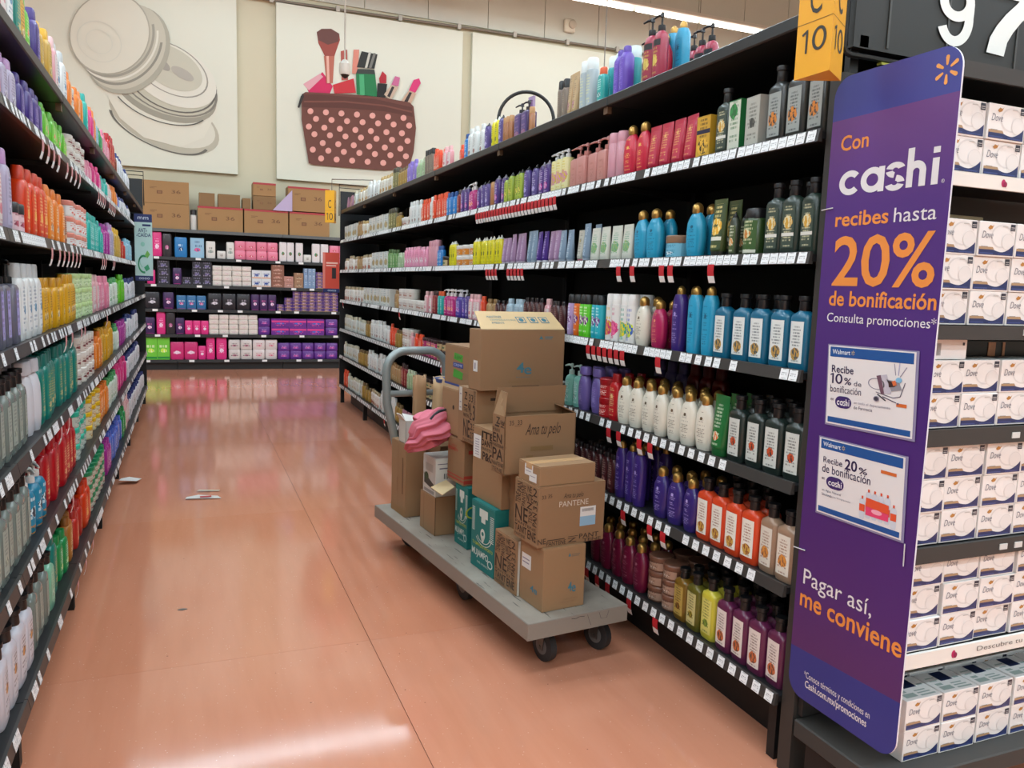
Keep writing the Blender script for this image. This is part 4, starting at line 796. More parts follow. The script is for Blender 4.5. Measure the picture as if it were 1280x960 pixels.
pk('p_bp', 'blue and pink pack', .155, .21, .1, '2a6a9c', 'e0e8f0', 'c83a86', 'pack', S_, ('b82a74', 0, .2)); pk('p_stk', 'small purple and gold carton', .125, .052, .1, '4a2a7a', 'd0a84a', 'b89ad0', band=('c8a03a', 0, .1), lines=2)
pk('p_chr', 'charcoal and violet carton', .16, .118, .12, '26242e', '9a94b0', '5a4a8a', lines=2); pk('p_bw', 'blue and white carton', .16, .13, .12, 'd4d8dc', '1f3a8a', '2a4a9a', lines=2, band=('e0a070', 0, .12))
pk('p_brn', 'brown rose carton', .2, .118, .12, '8a5a48', 'd8b0a0', 'b87868', lines=2); pk('p_pch', 'peach carton', .14, .09, .12, 'b8867a', '7a4a42', 'd8b0a8', lines=2); pk('p_tan', 'tan carton', .14, .12, .12, '9a7458', 'd8c0a0', '6a4a34', lines=2)
pk('p_bgr', 'blue-grey carton', .068, .105, .12, '7a94b4', 'e0e8f0', '4a648a', lines=2); pk('p_pks', 'light pink and red pack', .175, .142, .12, 'e07a94', 'f4dce0', 'c83a52', 'pack', S_)
pk('p_blu', 'bright blue pack', .17, .30, .12, '1f78b8', 'd8ecf4', '103a70', 'pack', S_); pk('p_lb', 'light blue and pink carton', .2, .3, .12, '94bcd4', '3a5a8a', 'dc5a94'); pk('p_whs', 'white tall pack', .13, .26, .1, 'd8d6d0', '6a6e6c', 'a8b4ac', 'pack', S_)
pk('p_bkw', 'black and white tall pack', .15, .34, .1, '2a2228', 'd8c8d0', 'b04a84', 'pack', S_); pk('p_wpb', 'white and pink bottle pack', .12, .30, .08, 'dcd4d4', 'c0344e', '2a8a5a', 'pack', S_); pk('p_wlo', 'low white pack', .14, .12, .1, 'd4d0ca', '8a8680', 'b0a8a0', 'pack', S_)
BK = {  # zoomed-photo spans (x, x1, kind, stack)
 1: [(105, 147, 'p_pkt', 1), (147, 187, 'p_bkw', 1), (187, 265, 'p_blu', 1), (268, 327, 'p_lb', 1), (330, 380, 'p_whs', 1), (382, 420, 'p_wlo', 1), (422, 456, 'p_whs', 1), (457, 643, 'p_pks', 2), (648, 712, 'p_wpb', 1), (718, 750, 'p_wpb', 1), (752, 782, 'p_wlo', 1), (785, 860, 'p_wpb', 1), (862, 940, 'p_pks', 2)],
 2: [(80, 115, 'p_pk', 1), (115, 187, 'p_chr', 3), (190, 216, 'p_purt', 1), (216, 262, 'p_chr', 1), (264, 347, 'p_chr', 3), (349, 526, 'p_wht', 4), (528, 612, 'p_bw', 2), (613, 668, 'p_brn', 3), (669, 709, 'p_pch', 2), (711, 751, 'p_tan', 2), (753, 803, 'p_bgr', 3), (805, 870, 'p_stk', 5)],
 3: [(66, 135, 'p_blk', 1), (137, 203, 'p_purt', 1), (204, 333, 'p_bp', 1), (338, 523, 'p_blk', 1), (525, 635, 'p_purt', 1), (637, 668, 'p_stk', 2), (670, 705, 'p_stk', 4), (706, 900, 'p_stk', 6)],
 4: [(64, 110, 'p_purt', 1), (116, 152, 'p_pkt', 1), (153, 195, 'p_bkw', 1), (197, 236, 'p_purt', 1), (238, 332, 'p_pk', 1), (340, 554, 'p_wht', 4), (556, 608, 'p_pur', 2), (612, 842, 'p_tri', 2), (846, 900, 'p_pur', 2)],
 5: [(62, 163, 'p_grn', 1), (164, 278, 'p_pkw', 1), (279, 314, 'p_pk', 1), (315, 356, 'p_pkt', 1), (357, 424, 'p_pkt', 1), (427, 530, 'p_wb', 2), (531, 638, 'p_wr', 2), (640, 900, 'p_pur', 2)],
}
BW = ['top', 'upper', 'second', 'third', 'fourth', 'bottom']
for k, runs in BK.items():
    cur = -9; cn = {}
    for a, b, key, st in runs:
        p = D[key]; z = BZ[k]+.001
        X0 = max(onY(160+a/3.4286, 330, BACKY+.05).x, cur); X1 = onY(160+b/3.4286, 330, BACKY+.05).x
        n = max(1, int((X1-X0)/(p['w']*1.02)+.3)); pitch = max(p['w']*1.02, (X1-X0)/n); cb = cn.get(key, 0); cn[key] = cb+n
        for i in range(n):
            for q in range(st):
                body, parts = proto(key)
                where = f"{BW[k]} shelf along the back wall"
                o = ob(p['name'], body, None, (X0+pitch*(i+.5)+random.uniform(-.004, .004)*(q > 0), BACKY+.03+p['d']/2+random.uniform(0, .015), z+q*(p['h']+.001)), (0, 0, random.uniform(-.02, .02)))
                gp = (BZ[k-1]-.05-BZ[k])/(st*(p['h']+.001)); o.scale = (min(1.22, max(1, .985*pitch/p['w'])), 1, min(1, gp)); o.location.z = BZ[k]+.001+q*(p['h']+.001)*min(1, gp)
                o['label'] = (f"{ordn(cb+i).replace('nearest', 'first')} {p['desc']} from the left, "+('' if st == 1 else ['lowest', 'second tier', 'third tier', 'fourth tier', 'fifth tier', 'topmost'][min(q, 5)]+', ')+f"{BW[k]} shelf, back wall")
                o['category'] = p['cat']; o['group'] = p['desc']+'s, '+where
                for nm, me in parts: ob(nm, me, o)
        cur = X0+pitch*n+.003
# a second layer on the bottom-shelf extras
CARD = wallmat('a07a4c'); CARD_L = wallmat('c8a878'); CARD_D = wallmat('86663f')
def carton(name, label, l, wdt, dep, h, m, seam=True, stripe=None, group=None, rz=0, tape=True):
    """corrugated box: side panels, folded top flaps with a gap and a tape strip"""
    root = ob(name, None, None, l, (0, 0, rz), label=label, cat='box', group=group)
    B = MB(); B.box((-wdt/2, -dep/2, 0), (wdt/2, dep/2, h-.004), m, .002); B.ob('box_body', root)
    B = MB(); B.box((-wdt/2+.001, -dep/2+.001, h-.0035), (wdt/2-.001, -.0015, h), m); B.ob('top_flap', root)
    B = MB(); B.box((-wdt/2+.001, .0015, h-.0035), (wdt/2-.001, dep/2-.001, h), m); B.ob('top_flap', root)
    if tape:
        B = MB(); B.box((-wdt/2-.0008, -.024, h), (wdt/2+.0008, .024, h+.0006), mat('b48a5a', .25)); B.box((-wdt/2-.0012, -.024, h*.75), (-wdt/2-.0002, .024, h), mat('b48a5a', .25)); B.ob('tape', root)
    if stripe:
        B = MB(); B.box((-wdt/2-.001, -dep/2-.0015, h-stripe[1]), (wdt/2+.001, -dep/2-.0002, h), mat(stripe[0], .5)); B.ob('printed_stripe', root)
    return root
INK = mat('4a3020', .6); INKL = mat('6e4a30', .6)
tops = [  # x0,x1 (zoom px), y bottom, y top, base, label
 (62, 265, 295, 207, 0, 'lower brown carton of the pair at the left end of the back shelving', 1),
 (64, 265, 205, 130, .40, 'upper brown carton of the pair at the left end of the back shelving', 1),
 (298, 494, 300, 217, 0, 'brown carton with red top edge, beside the left pair on the back shelving', 1),
 (497, 688, 312, 228, 0, 'brown carton with red top edge under the small stacked box, on the back shelving', 1),
 (691, 865, 322, 234, 0, 'red-edged carton, lower of the pair near the distant yellow marker', 1),
 (685, 865, 232, 140, .41, 'red-edged carton, upper of the pair near the distant yellow marker', 1),
 (536, 636, 228, 180, .385, 'small brown carton, lower of the two-box stack on the back shelving', 0),
 (536, 636, 178, 128, .60, 'small red-edged carton, upper of the two-box stack on the back shelving', 1)]
zz = BZ[0]+.001
for a, b, yb, yt, base, lab, st in tops:
    x0 = onY(160+a/3.4286, 280, BACKY+.03).x; x1 = onY(160+b/3.4286, 280, BACKY+.03).x
    h = (onY(300, 200+yt/3.4286, BACKY+.03).z-onY(300, 200+yb/3.4286, BACKY+.03).z)-.004
    base = {0: 0, .40: .372, .41: .385, .385: .372, .60: .586}[base]
    h = {0: .37, .372: .33, .385: .38, .586: .2}[base]
    if a == 536 and yt == 180: h = .21
    r = carton('cardboard_box', lab, ((x0+x1)/2, BACKY+.22, zz+base), x1-x0-.01, .36, h, CARD if st else CARD_D, stripe=('a83238', .03) if st and a > 66 else None, group='brown cartons on top of the back shelving')
    w2 = (x1-x0)/2; sh = [TX('36', .62, .5, .82, .68, INKL), RC(.3, .45, .42, .62, INKL), RC(.32, .48, .40, .59, mat('8e6440', .6), 2), RC(.15, .78, .3, .8, INKL), RC(.15, .72, .25, .74, INKL)]
    ob('printed_code', art_mesh(sh, (-w2+.01, -.1806, .02), (w2-.01, -.1806, .02), (w2-.01, -.1806, h-.04), (-w2+.01, -.1806, h-.04)), r)
x0 = onY(164, 260, 13.3).x
carton('cardboard_box', 'brown carton at the far left of the back shelving, behind the shampoo shelves', (onY(168, 260, 13.3).x-.2, BACKY+.22, zz), .62, .36, .60, CARD, group='brown cartons on top of the back shelving')
for a, b, h, yy, lab in ((300, 372, .2, .40, 'rumpled brown carton behind, beside the left pair on the back shelving'), (380, 478, .2, .40, 'brown open carton behind the red-edged box on the back shelving'), (482, 522, .16, .40, 'small brown bag-like carton next to the small stack on the back shelving')):
    x0 = onY(160+a/3.4286, 250, 13.6).x; x1 = onY(160+b/3.4286, 250, 13.6).x
    carton('cardboard_box', lab, ((x0+x1)/2, BACKY+.22+(.0), zz+.373), x1-x0-.02, .3, h, CARD_D, group='brown cartons on top of the back shelving')
r = ob('folded_card', None, None, (onY(160+662/3.4286, 260, 13.4).x, BACKY+.02, zz+.372), label='pale lilac leaning triangular card between the cartons on the back shelving', cat='card')
B = MB(); B.add([(-.17, -.01, 0), (.13, -.01, 0), (.13, -.01, .33), (-.17, .01, 0), (.13, .01, 0), (.13, .01, .33)], [(0, 1, 2), (5, 4, 3), (0, 3, 4, 1), (1, 4, 5, 2), (2, 5, 3, 0)], mat('b8a8c8', .6)); B.ob('sheet', r)
r = ob('white_canister', None, None, (onY(160+281/3.4286, 280, 13.35).x, BACKY+.10, zz), label='small black and white canister between cartons on the back shelving', cat='bottle')
B = MB(); B.loft([(0, .045, .045), (.01, .05, .05), (.22, .05, .05), (.23, .04, .04)], mat('cfcfca', .4), 16); B.ob('body', r, True)
B = MB(); B.loft([(.23, .045, .045), (.3, .045, .045), (.31, .03, .03)], mat('2a2a2c', .4), 16); B.ob('cap', r, True)

# ------------------------------------------------------------------ end unit with the soap boxes, at the near end
EY = 1.45; EX0, EX1 = 1.70, 3.0
ec = ob('end_shelving', None, None, (EX0, EY, 0), label='dark end shelving filled with white soap boxes beside the purple sign', cat='shelving')
def eb(a, b, m, name, c=0, par=None):
    B = MB(); B.box(tuple(Vector(a)-Vector((EX0, EY, 0))), tuple(Vector(b)-Vector((EX0, EY, 0))), m, c); return B.ob(name, par or ec)
eb((1.665, 1.745, .0), (EX1, 1.797, 2.06), GREYM, 'back_panel')
eb((1.68, 1.725, .2), (1.73, 1.744, 2.05), mat('2c2c2c', .5, .2), 'upright'); eb((2.9, 1.725, .2), (2.95, 1.744, 2.05), mat('2c2c2c', .5, .2), 'upright')
for i in range(22): eb((1.70, 1.722, .45+i*.07), (1.712, 1.7248, .475+i*.07), mat('050505', .9), 'slot')
DK = wallmat('363431'); LBL = mat('e2dfd8', .45)
eb((1.664, 1.40, .135), (EX1, 1.74, .19), DK, 'deck', .004)
for xx in (1.68, 2.3): eb((xx, 1.60, 0), (xx+.05, 1.7, .134), BLKM, 'foot')
shz = [(1.992, 2.03, DK), (1.734, 1.768, LBL), (1.352, 1.388, DK), (1.074, 1.119, DK), (.761, .804, DK), (.470, .511, LBL)]
for zl, zh, m in shz:
    s_ = eb((1.712, EY+.004, zh-.012), (EX1, 1.72, zh-.002), mat('1c1d1e', .5, .2), 'shelf')
    eb((1.712, EY-.006, zl), (EX1, EY+.003, zh-.0), m, 'edge_strip', 0, s_)
    if m is LBL:
        sh = [EL(.165, .5, .006, .28, mat('b01f5a', .5)), EL(.17, .42, .005, .2, mat('8a1848', .5), 2)]
        if zl < 1: sh += [TX('Descubre tu cumplido ideal, empieza con', .235, .28, .72, .72, mat('6a6460', .6))]
        o = ob('printed_strip', art_mesh(sh, (0, -.0062, zl), (EX1-1.712, -.0062, zl), (EX1-1.712, -.0062, zh), (0, -.0062, zh), .0004, .0004), s_); o.location = (.012, 0, 0)
    if m is DK and zl < 1.5:
        for a in (.36, .42): eb((EX0+a, EY-.0085, zl+.012), (EX0+a+.03, EY-.0062, zl+.028), mat('c9cbc8', .6), 'sticker_remnant', 0, s_)
    else: pass
# things standing behind the boxes on two shelves
SW, SD, SHH = .136, .105, .0885
SOAPM = printed('e6e3e1', 'e6e3e1', 'e6e3e1', 2, (.5, .5, .01), seed=5, rough=.35)
NAVY = mat('23305e', .35); BRZ = mat('a88a68', .4); NV2 = mat('3a4a80', .35); DKI = mat('2a2d3a', .4); DOVI = mat('6a6a78', .45); PALE = mat('dedbd8', .35); PALE2 = mat('d3d0ce', .35); GLD = mat('b07a3a', .4)
wave = [(i/14, .13+.03*math.sin(i/14*2.2)) for i in range(0, 6)]
def curve_(f, a, b, n=16): return [(a+(b-a)*i/n, f(a+(b-a)*i/n)) for i in range(n+1)]
wf = lambda x: .21 if x < .4 else (.21-.07*math.sin((x-.4)/.25*PI/2) if x < .65 else .14+((x-.65)/.32)**1.8*.24)
soap_art = [RING(.63, .60, .30, .34, .13, PALE2, 1, t0=.3, t1=5.2), EL(.80, .45, .17, .24, PALE, 2), RING(.80, .45, .17, .24, .07, PALE2, 3),
            PG([(.03, .05), (.97, .05)]+list(reversed(curve_(lambda x: wf(x), .03, .97))), NAVY, 4), PG([(.03, .20), (.44, .20), (.40, .275), (.03, .275)], BRZ, 5), RC(.05, .07, .42, .11, NV2, 6), RC(.55, .07, .9, .10, NV2, 6),
            TX('Dove', .08, .52, .38, .72, DOVI, -.004, 5, .25), PG([(.22, .82), (.28, .90), (.34, .87), (.38, .92), (.34, .80), (.27, .77)], GLD, 5), RC(.84, .77, .97, .96, DKI, 5), RC(.855, .86, .955, .875, PALE, 6), RC(.855, .81, .955, .82, PALE, 6),
            RC(.08, .27, .26, .29, mat('8a8480', .5), 5), RC(.62, .87, .76, .895, mat('b8b4b0', .5), 5)]
soap_front = art_mesh(soap_art, (-SW/2, -SD/2, 0), (SW/2, -SD/2, 0), (SW/2, -SD/2, SHH), (-SW/2, -SD/2, SHH), .00012, .0003)
tg = mat('9aa8a2', .5)
soap_top = art_mesh([RC(.1+.0, .12, .42, .3, tg), RC(.12, .35, .3, .45, tg), RC(.5, .1, .9, .16, tg), RC(.5, .22, .85, .27, tg), RC(.5, .33, .8, .38, tg), RC(.38, .52, .72, .95, mat('1c2748', .4), 1), RC(.1, .55, .3, .6, tg), RC(.78, .55, .93, .62, tg), RC(.1, .7, .34, .75, tg)],
                    (-SW/2, -SD/2, SHH), (SW/2, -SD/2, SHH), (SW/2, SD/2, SHH), (-SW/2, SD/2, SHH), .0002, .0003)
B = MB(); B.box((-SW/2, -SD/2, 0), (SW/2, SD/2, SHH), mat('e4e1de', .35), .0012); soap_body = B.mesh()
SROW = 'first second third fourth fifth sixth seventh eighth'.split()
def soaps(start, z, tiers, ncol, nm, top=False, y=EY+.006, tag=''):
    for c in range(ncol):
        for t in range(tiers):
            x = start+SW/2+c*(SW+.005)+random.uniform(-.002, .002)
            o = ob('soap_box', soap_body, None, (x, y+SD/2+random.uniform(0, .008), z+t*(SHH+.0006)), (0, 0, random.uniform(-.012, .012)))
            tn = {1: 'only', 2: ['lower', 'upper'], 3: ['lowest', 'middle', 'top']}[tiers]
            o['label'] = f"white soap box, {SROW[c]} column from the purple sign, {tn[t]} tier, {nm}"; o['category'] = 'soap box'; o['group'] = 'white soap boxes on the end shelving'
            ob('printed_front', soap_front, o)
            if t == tiers-1: ob('printed_top', soap_top, o)
soaps(onY(1239, 150, EY).x-SW-.004, 1.769, 2, 5, 'top stocked shelf'); soaps(onY(1223, 320, EY).x-SW-.004, 1.389, 3, 5, 'second shelf down'); soaps(onY(1209, 470, EY).x-SW-.004, 1.120, 2, 5, 'third shelf down')
soaps(onY(1185, 620, EY).x-SW-.004, .805, 3, 5, 'fourth shelf down'); soaps(onY(1185, 710, EY).x-SW-.004, .512, 3, 5, 'fifth shelf down'); soaps(onY(1136, 900, EY).x, .1905, 2, 6, 'bottom deck'); soaps(onY(1136, 900, EY).x, .1905, 2, 5, 'rear, bottom deck', y=EY+.006+SD+.014)
# partly hidden goods behind
r = ob('boxed_gift_set', None, None, (1.83, 1.64, 1.120), label='magenta boxed set behind the soap boxes on the third shelf down', cat='carton')
B = MB(); B.box((-.09, -.04, 0), (.11, .05, .225), mat('5e1438', .4), .002); B.ob('box_body', r)
B = MB(); B.box((.04, -.0415, 0), (.07, -.0402, .225), mat('b02468', .4)); B.box((-.04, -.0415, 0), (-.035, -.0402, .225), mat('d0607c', .4)); B.ob('printed_band', r)
r = ob('boxed_gift_set', None, None, (2.14, 1.64, 1.120), label='black gold-trimmed boxed set behind the soap boxes on the third shelf down', cat='carton')
B = MB(); B.box((-.15, -.04, 0), (.2, .05, .22), mat('0c0a0c', .3), .002); B.ob('box_body', r)
B = MB()
for a, b in ((-.14, -.13), (0, .03), (.06, .07)): B.box((a, -.042, .16), (b, -.0402, .215), mat('c08a6a', .35, .4))
B.ob('foil_print', r)
r = ob('flat_carton', None, None, (onY(1190, 450, EY+.02).x, EY+.07, 1.120+2*SHH+.002), label='white barcoded end flap carton lying on the third-shelf soap boxes', cat='carton')
B = MB(); B.box((-.075, -.05, 0), (.05, .05, .052), mat('ddd9d6', .4), .001); B.ob('box_body', r)
ob('printed_code', art_mesh([RC(.05+i*.022, .2, .05+i*.022+.01, .8, mat('6a6668', .6)) for i in range(9)]+[RC(.86, .7, .92, .85, DKI)], (-.075, -.05, 0), (.05, -.05, 0), (.05, -.05, .052), (-.075, -.05, .052)), r)
r = ob('boxed_gift_set', None, None, (1.95, 1.62, 1.389), label='pale gold clear-topped set behind the soap boxes on the second shelf down', cat='carton')
B = MB(); B.box((-.2, -.05, 0), (.08, .05, .292), mat('b8a888', .35), .002); B.ob('box_body', r)
B = MB(); B.loft([(0, .03, .03), (.1, .045, .02), (.11, .0, .0)], mat('2a1a3a', .3), 12, 0, 0); o = B.ob('printed_shape', r, True); o.location = (-.08, -.052, .17); o.scale = (1, .05, 1)

# ------------------------------------------------------------------ price display on top of the end unit
PY = 1.715
r = ob('price_display', None, None, (1.66, PY, 2.10), label='black price display with large white numerals 97 on top of the end shelving', cat='price display')
def L_(p): return p-Vector((1.66, PY, 2.10))
x0 = onY(1068, 40, PY).x; zb = onY(1120, 68, PY).z
B = MB(); B.box((x0-1.66, 0, zb-2.10), (1.2, .02, .36), mat('181916', .5)); B.ob('display_panel', r)
for a in (.0, .22, .5, .8):
    B = MB(); B.box((x0-1.66+.115+a, -.003, zb-2.1+.01), (x0-1.66+.122+a, 0, .36), mat('3a3b38', .4)); B.ob('divider', r)
B = MB(); fx = x0-1.66-.022; fz = zb-2.1-.018
B.tube([(fx, .01, .36), (fx, .01, fz+.02), (fx+.006, .01, fz+.006), (fx+.02, .01, fz), (1.2, .01, fz)], .008, mat('111211', .4), 8); B.ob('frame', r, True)
B = MB(); B.box((x0-1.66+.10, -.004, fz-.016), (x0-1.66+.18, .012, fz-.010), mat('8f9038', .35, .6)); B.box((.02, .031, -.039), (.05, .05, .2), BLKM); B.box((.02, .0, .02), (.05, .05, .05), BLKM); B.ob('clip', r)
def du(px, py): p = onY(px, py, PY-.002); return p.x, p.z
wn = mat('e9ebe6', .4)
B = MB()
for s, a, b, c, d in (('9', 1169, 1213, 58, -26), ('7', 1205, 1290, 69, -18)):
    X0, Z0 = du(a, c); X1, _ = du(b, c); _, Z1 = du((a+b)/2, d); Z0 = du((a+b)/2, c)[1]
    for v, f, m_, ly in DIGIT(s, 0, 0, 1, 1, wn, 1, .155): B.add([(X0+(X1-X0)*p-1.66, -.003-.0004*ly, Z0+(Z1-Z0)*q-2.10) for p, q in v], f, wn)
ob('numerals', B.mesh(), r)
# round red goods glimpsed between the signs
for i, (px, py, c, lab) in enumerate(((1049, 8, 'd0301c', 'round glossy red tub on the top board beside the black price display'), (1067, 3, 'd8a02a', 'small yellow round tub next to the red one on the top board'))):
    p = onY(px, py, 1.98)
    B = MB(); rr2 = .045 if i == 0 else .03
    B.loft([(0, .7*rr2, .7*rr2), (.3*rr2, .95*rr2, .95*rr2), (rr2, rr2, rr2), (1.6*rr2, .8*rr2, .8*rr2), (1.9*rr2, .3*rr2, .3*rr2)], mat(c, .25), 16)
    r = ob('round_tub', None, None, (p.x, 1.98, ZR[0]+.0405), label=lab, cat='tub'); B.ob('body', r, True)
    B = MB(); B.loft([(1.9*rr2, .3*rr2, .3*rr2), (2.05*rr2, .3*rr2, .3*rr2)], mat('e8e0d0', .4), 12); B.ob('cap', r)

# ------------------------------------------------------------------ tall purple promotion sign
SX, sy0, sy1, sz0, sz1 = 1.655, 1.765, 1.372, .272, 2.042
def suv(px, py): p = onX(px, py, SX); return (sy0-p.y)/(sy0-sy1), (p.z-sz0)/(sz1-sz0)
def sign_mat():
    q = NT('sign_print'); tc = q.n('ShaderNodeTexCoord').outputs['UV']; sp = q.n('ShaderNodeSeparateXYZ'); q.l(tc, sp.inputs[0]); U, V = sp.outputs[0], sp.outputs[1]
    ua, va = suv(1046, 152); ub, vb = suv(1205, 112); uc, vc = suv(985, 802); ud, vd = suv(1128, 881)
    k1 = (vb-va)/(ub-ua); k2 = (vd-vc)/(ud-uc)
    d1 = q.math('SUBTRACT', V, q.math('MULTIPLY_ADD', U, k1, va-k1*ua)); d2 = q.math('SUBTRACT', V, q.math('MULTIPLY_ADD', U, k2, vc-k2*uc))
    cr = q.n('ShaderNodeValToRGB'); q.l(V, cr.inputs[0]); e = cr.color_ramp.elements
    e[0].position = .1; e[0].color = lin('4f2560'); e[1].position = .95; e[1].color = lin('6a4080')
    for ps, c in ((.2, '4a2468'), (.5, '45266e'), (.8, '4f2f78')): x = e.new(ps); x.color = lin(c)
    c = q.mix(q.math('GREATER_THAN', d1, 0), cr.outputs[0], lin('3f4490')); c = q.mix(q.math('LESS_THAN', d2, 0), c, lin('26307c'))
    q.l(c, q.b.inputs['Base Color']); q.b.inputs['Roughness'].default_value = .35; return q.m
def rrect(u0, v0, u1, v1, ru, rv, n=8):
    pts = []
    for cx, cy, a in ((u1-ru, v0+rv, -PI/2), (u1-ru, v1-rv, 0), (u0+ru, v1-rv, PI/2), (u0+ru, v0+rv, PI)):
        for i in range(n+1): t = a+PI/2*i/n; pts.append((cx+ru*math.cos(t), cy+rv*math.sin(t)))
    return pts
W_, H_ = sy0-sy1, sz1-sz0
sg = ob('promotion_sign', None, None, (SX, sy0, sz0), label='tall purple promotion sign reading 20% de bonificación on the end shelving', cat='sign')
pts = rrect(0, 0, 1, 1, .055/W_, .055/H_); n = len(pts)
vs = [(0, -u*W_, v*H_) for u, v in pts]+[(.005, -u*W_, v*H_) for u, v in pts]
me = newmesh(vs, [tuple(range(n)), tuple(reversed(range(n, 2*n)))]+[(i, n+i, n+(i+1) % n, (i+1) % n) for i in range(n)], [sign_mat(), mat('d8d8e0', .4)], [0, 1]+[1]*n, uvs=pts+pts)
ob('sign_board', me, sg)
def sart(name, shapes, lift=.0004, q=None, off=.0003, par=None):
    q = q or [(0, 0), (1, 0), (1, 1), (0, 1)]; c = [(-.0002, -u*W_, v*H_) for u, v in q]
    return ob(name, art_mesh(shapes, *c, off, lift), par or sg)
ORG = mat('e08a3c', .45); WHS = mat('dcd8d8', .45)
def tb(s, l, b, r_, t, m, bold=.0, sc=None):   # ink box from photo points: (left,bottom) (right,top)
    u0, v0 = suv(*b if isinstance(b, tuple) else (l, b)); u1, v1 = suv(*t if isinstance(t, tuple) else (r_, t)); return TX(s, u0, v0, u1, v1, m, bold)
def cashi(u0, v0, u1, v1, m, layer=1):
    """the lower-case wordmark drawn from rings and bars, the s cut like a stencil"""
    w_ = u1-u0; h_ = v1-v0; X = lambda t: u0+w_*t; Y = lambda t: v0+h_*t; rx, ry = .122*w_, .34*h_; t = .50; o = []
    o.append(RING(X(.115), Y(.33), rx, ry, t, m, layer, 32, 0, .75, 2*PI-.75))
    o.append(RING(X(.352), Y(.33), rx, ry, t, m, layer, 32)); o.append(RC(X(.415), Y(-.01), X(.475), Y(.66), m, layer+1))
    o.append(RING(X(.580), Y(.505), rx*.78, ry*.60, .72, m, layer, 24, 0, .35, PI*.92)); o.append(RING(X(.580), Y(.505), rx*.78, ry*.60, .72, m, layer, 24, 0, PI*1.06, PI*1.45)); o.append(RING(X(.580), Y(.165), rx*.78, ry*.60, .72, m, layer, 24, 0, PI*1.1, PI*1.9)); o.append(RING(X(.580), Y(.165), rx*.78, ry*.60, .72, m, layer, 24, 0, PI*2.04, PI*2.45))
    o.append(RC(X(.69), Y(0), X(.75), Y(1), m, layer)); o.append(RING(X(.780), Y(.38), .090*w_, .28*h_, .66, m, layer+1, 24, 0, 0, PI)); o.append(RC(X(.810), Y(0), X(.870), Y(.39), m, layer+2))
    o.append(RC(X(.92), Y(0), X(.98), Y(.66), m, layer)); o.append(RC(X(.92), Y(.78), X(.98), Y(.93), m, layer)); return o
def spark(cu, cv, r0, r1, wd, m, asp, layer=1):
    o = []
    for i in range(6):
        a = PI/2+i*PI/3; c, s = math.cos(a), math.sin(a)
        P0 = (cu+c*r0/asp, cv+s*r0); P1 = (cu+c*r1/asp, cv+s*r1); pts = []
        nx, ny = -s*wd, c*wd
        for k in range(5): t = -PI/2+PI*k/4; pts.append((P1[0]+(nx*math.sin(t)+c*wd*math.cos(t))/asp, P1[1]+ny*math.sin(t)+s*wd*math.cos(t)))
        for k in range(5): t = PI/2+PI*k/4; pts.append((P0[0]+(nx*.6*math.sin(t)+c*wd*.6*math.cos(t))/asp, P0[1]+ny*.6*math.sin(t)+s*wd*.6*math.cos(t)))
        o.append(PG(pts, m, layer))
    return o
asp = W_/H_
cu, cv = suv(1184, 87)
S = spark(cu, cv, .0075, .0165, .0028, mat('e6a052', .45), asp)
def tl(s_, l, yb, yt, r_, yr, m, bold=0.):
    u0, v0 = suv(l, yb); _, v1 = suv(l, yt); u1, _ = suv(r_, yr); return TX(s_, u0, v0, u1, v1, m, bold)
LINES = [tl('Con', 1051, 190, 171, 1086, 180, ORG, .015), tl('recibes', 1044, 284, 266, 1111, 270, ORG, .018), tl('hasta', 1117, 278, 260, 1171, 268, WHS, 0),
      tl('20%', 1039.5, 358, 296, 1168, 350, ORG, .014), tl('de bonificación', 1036, 382, 363, 1171, 380, ORG, .018), tl('Consulta promociones*', 1033.5, 405, 390, 1171, 402, WHS, 0),
      tl('Pagar así,', 1003.6, 735, 709, 1090, 760, WHS, 0), tl('me conviene', 999.8, 756, 734, 1128, 808, ORG, .016),
      tl('*Conoce términos y condiciones en', 1005, 848, 837, 1088, 888, WHS, 0), tl('Cashi.com.mx/promociones', 1006, 861, 849, 1084, 895, WHS, .012)]
def fixh(sh, px, py0, py1):  # set exact ink height from two photo points on one vertical
    return sh
u0, v0 = suv(1049, 245); u1, v1 = suv(1180, 178)
S2 = cashi(u0, v0+.0, u1, v1, WHS)+[RING(*suv(1179, 226), .011, .011*asp, .18, WHS, 1), TX('R', suv(1179, 226)[0]-.005, suv(1179, 226)[1]-.0012, suv(1179, 226)[0]+.005, suv(1179, 226)[1]+.0014, WHS)]
sart('printed_spark', S); sart('wordmark', S2)
for l_ in LINES: sart('sign_wording', [l_])
# two framed sheets with clear edges
def sheet(name, quad, shapes, lab):
    q = [suv(*p) for p in quad]; us = [a for a, b in q]; vv = [b for a, b in q]; par = sg
    hold = sart('clear_holder', [PG([(q[0][0]-.012, q[0][1]-.003), (q[1][0]+.02, q[1][1]-.003), (q[2][0]+.02, q[2][1]+.002), (q[3][0]-.012, q[3][1]+.002)], mat('8d86a6', .12, spec=.8), 0)], .002)
    o = sart(name, [RC(0, 0, 1, 1, mat('ddd8d6', .4), 0)]+shapes, .003, q, .0004, hold); return o
NB = mat('1f4f8e', .4); INKP = mat('2c2048', .45); PURP = mat('3a2664', .45); G1 = mat('8a8494', .5); G2 = mat('5a5266', .5); OR2 = mat('c8642a', .5); A1 = 1.3
def pill(x0, y0, x1, y1, m, layer): return PG(rrect(x0, y0, x1, y1, (x1-x0)*.35, (y1-y0)*.48, 6), m, layer)
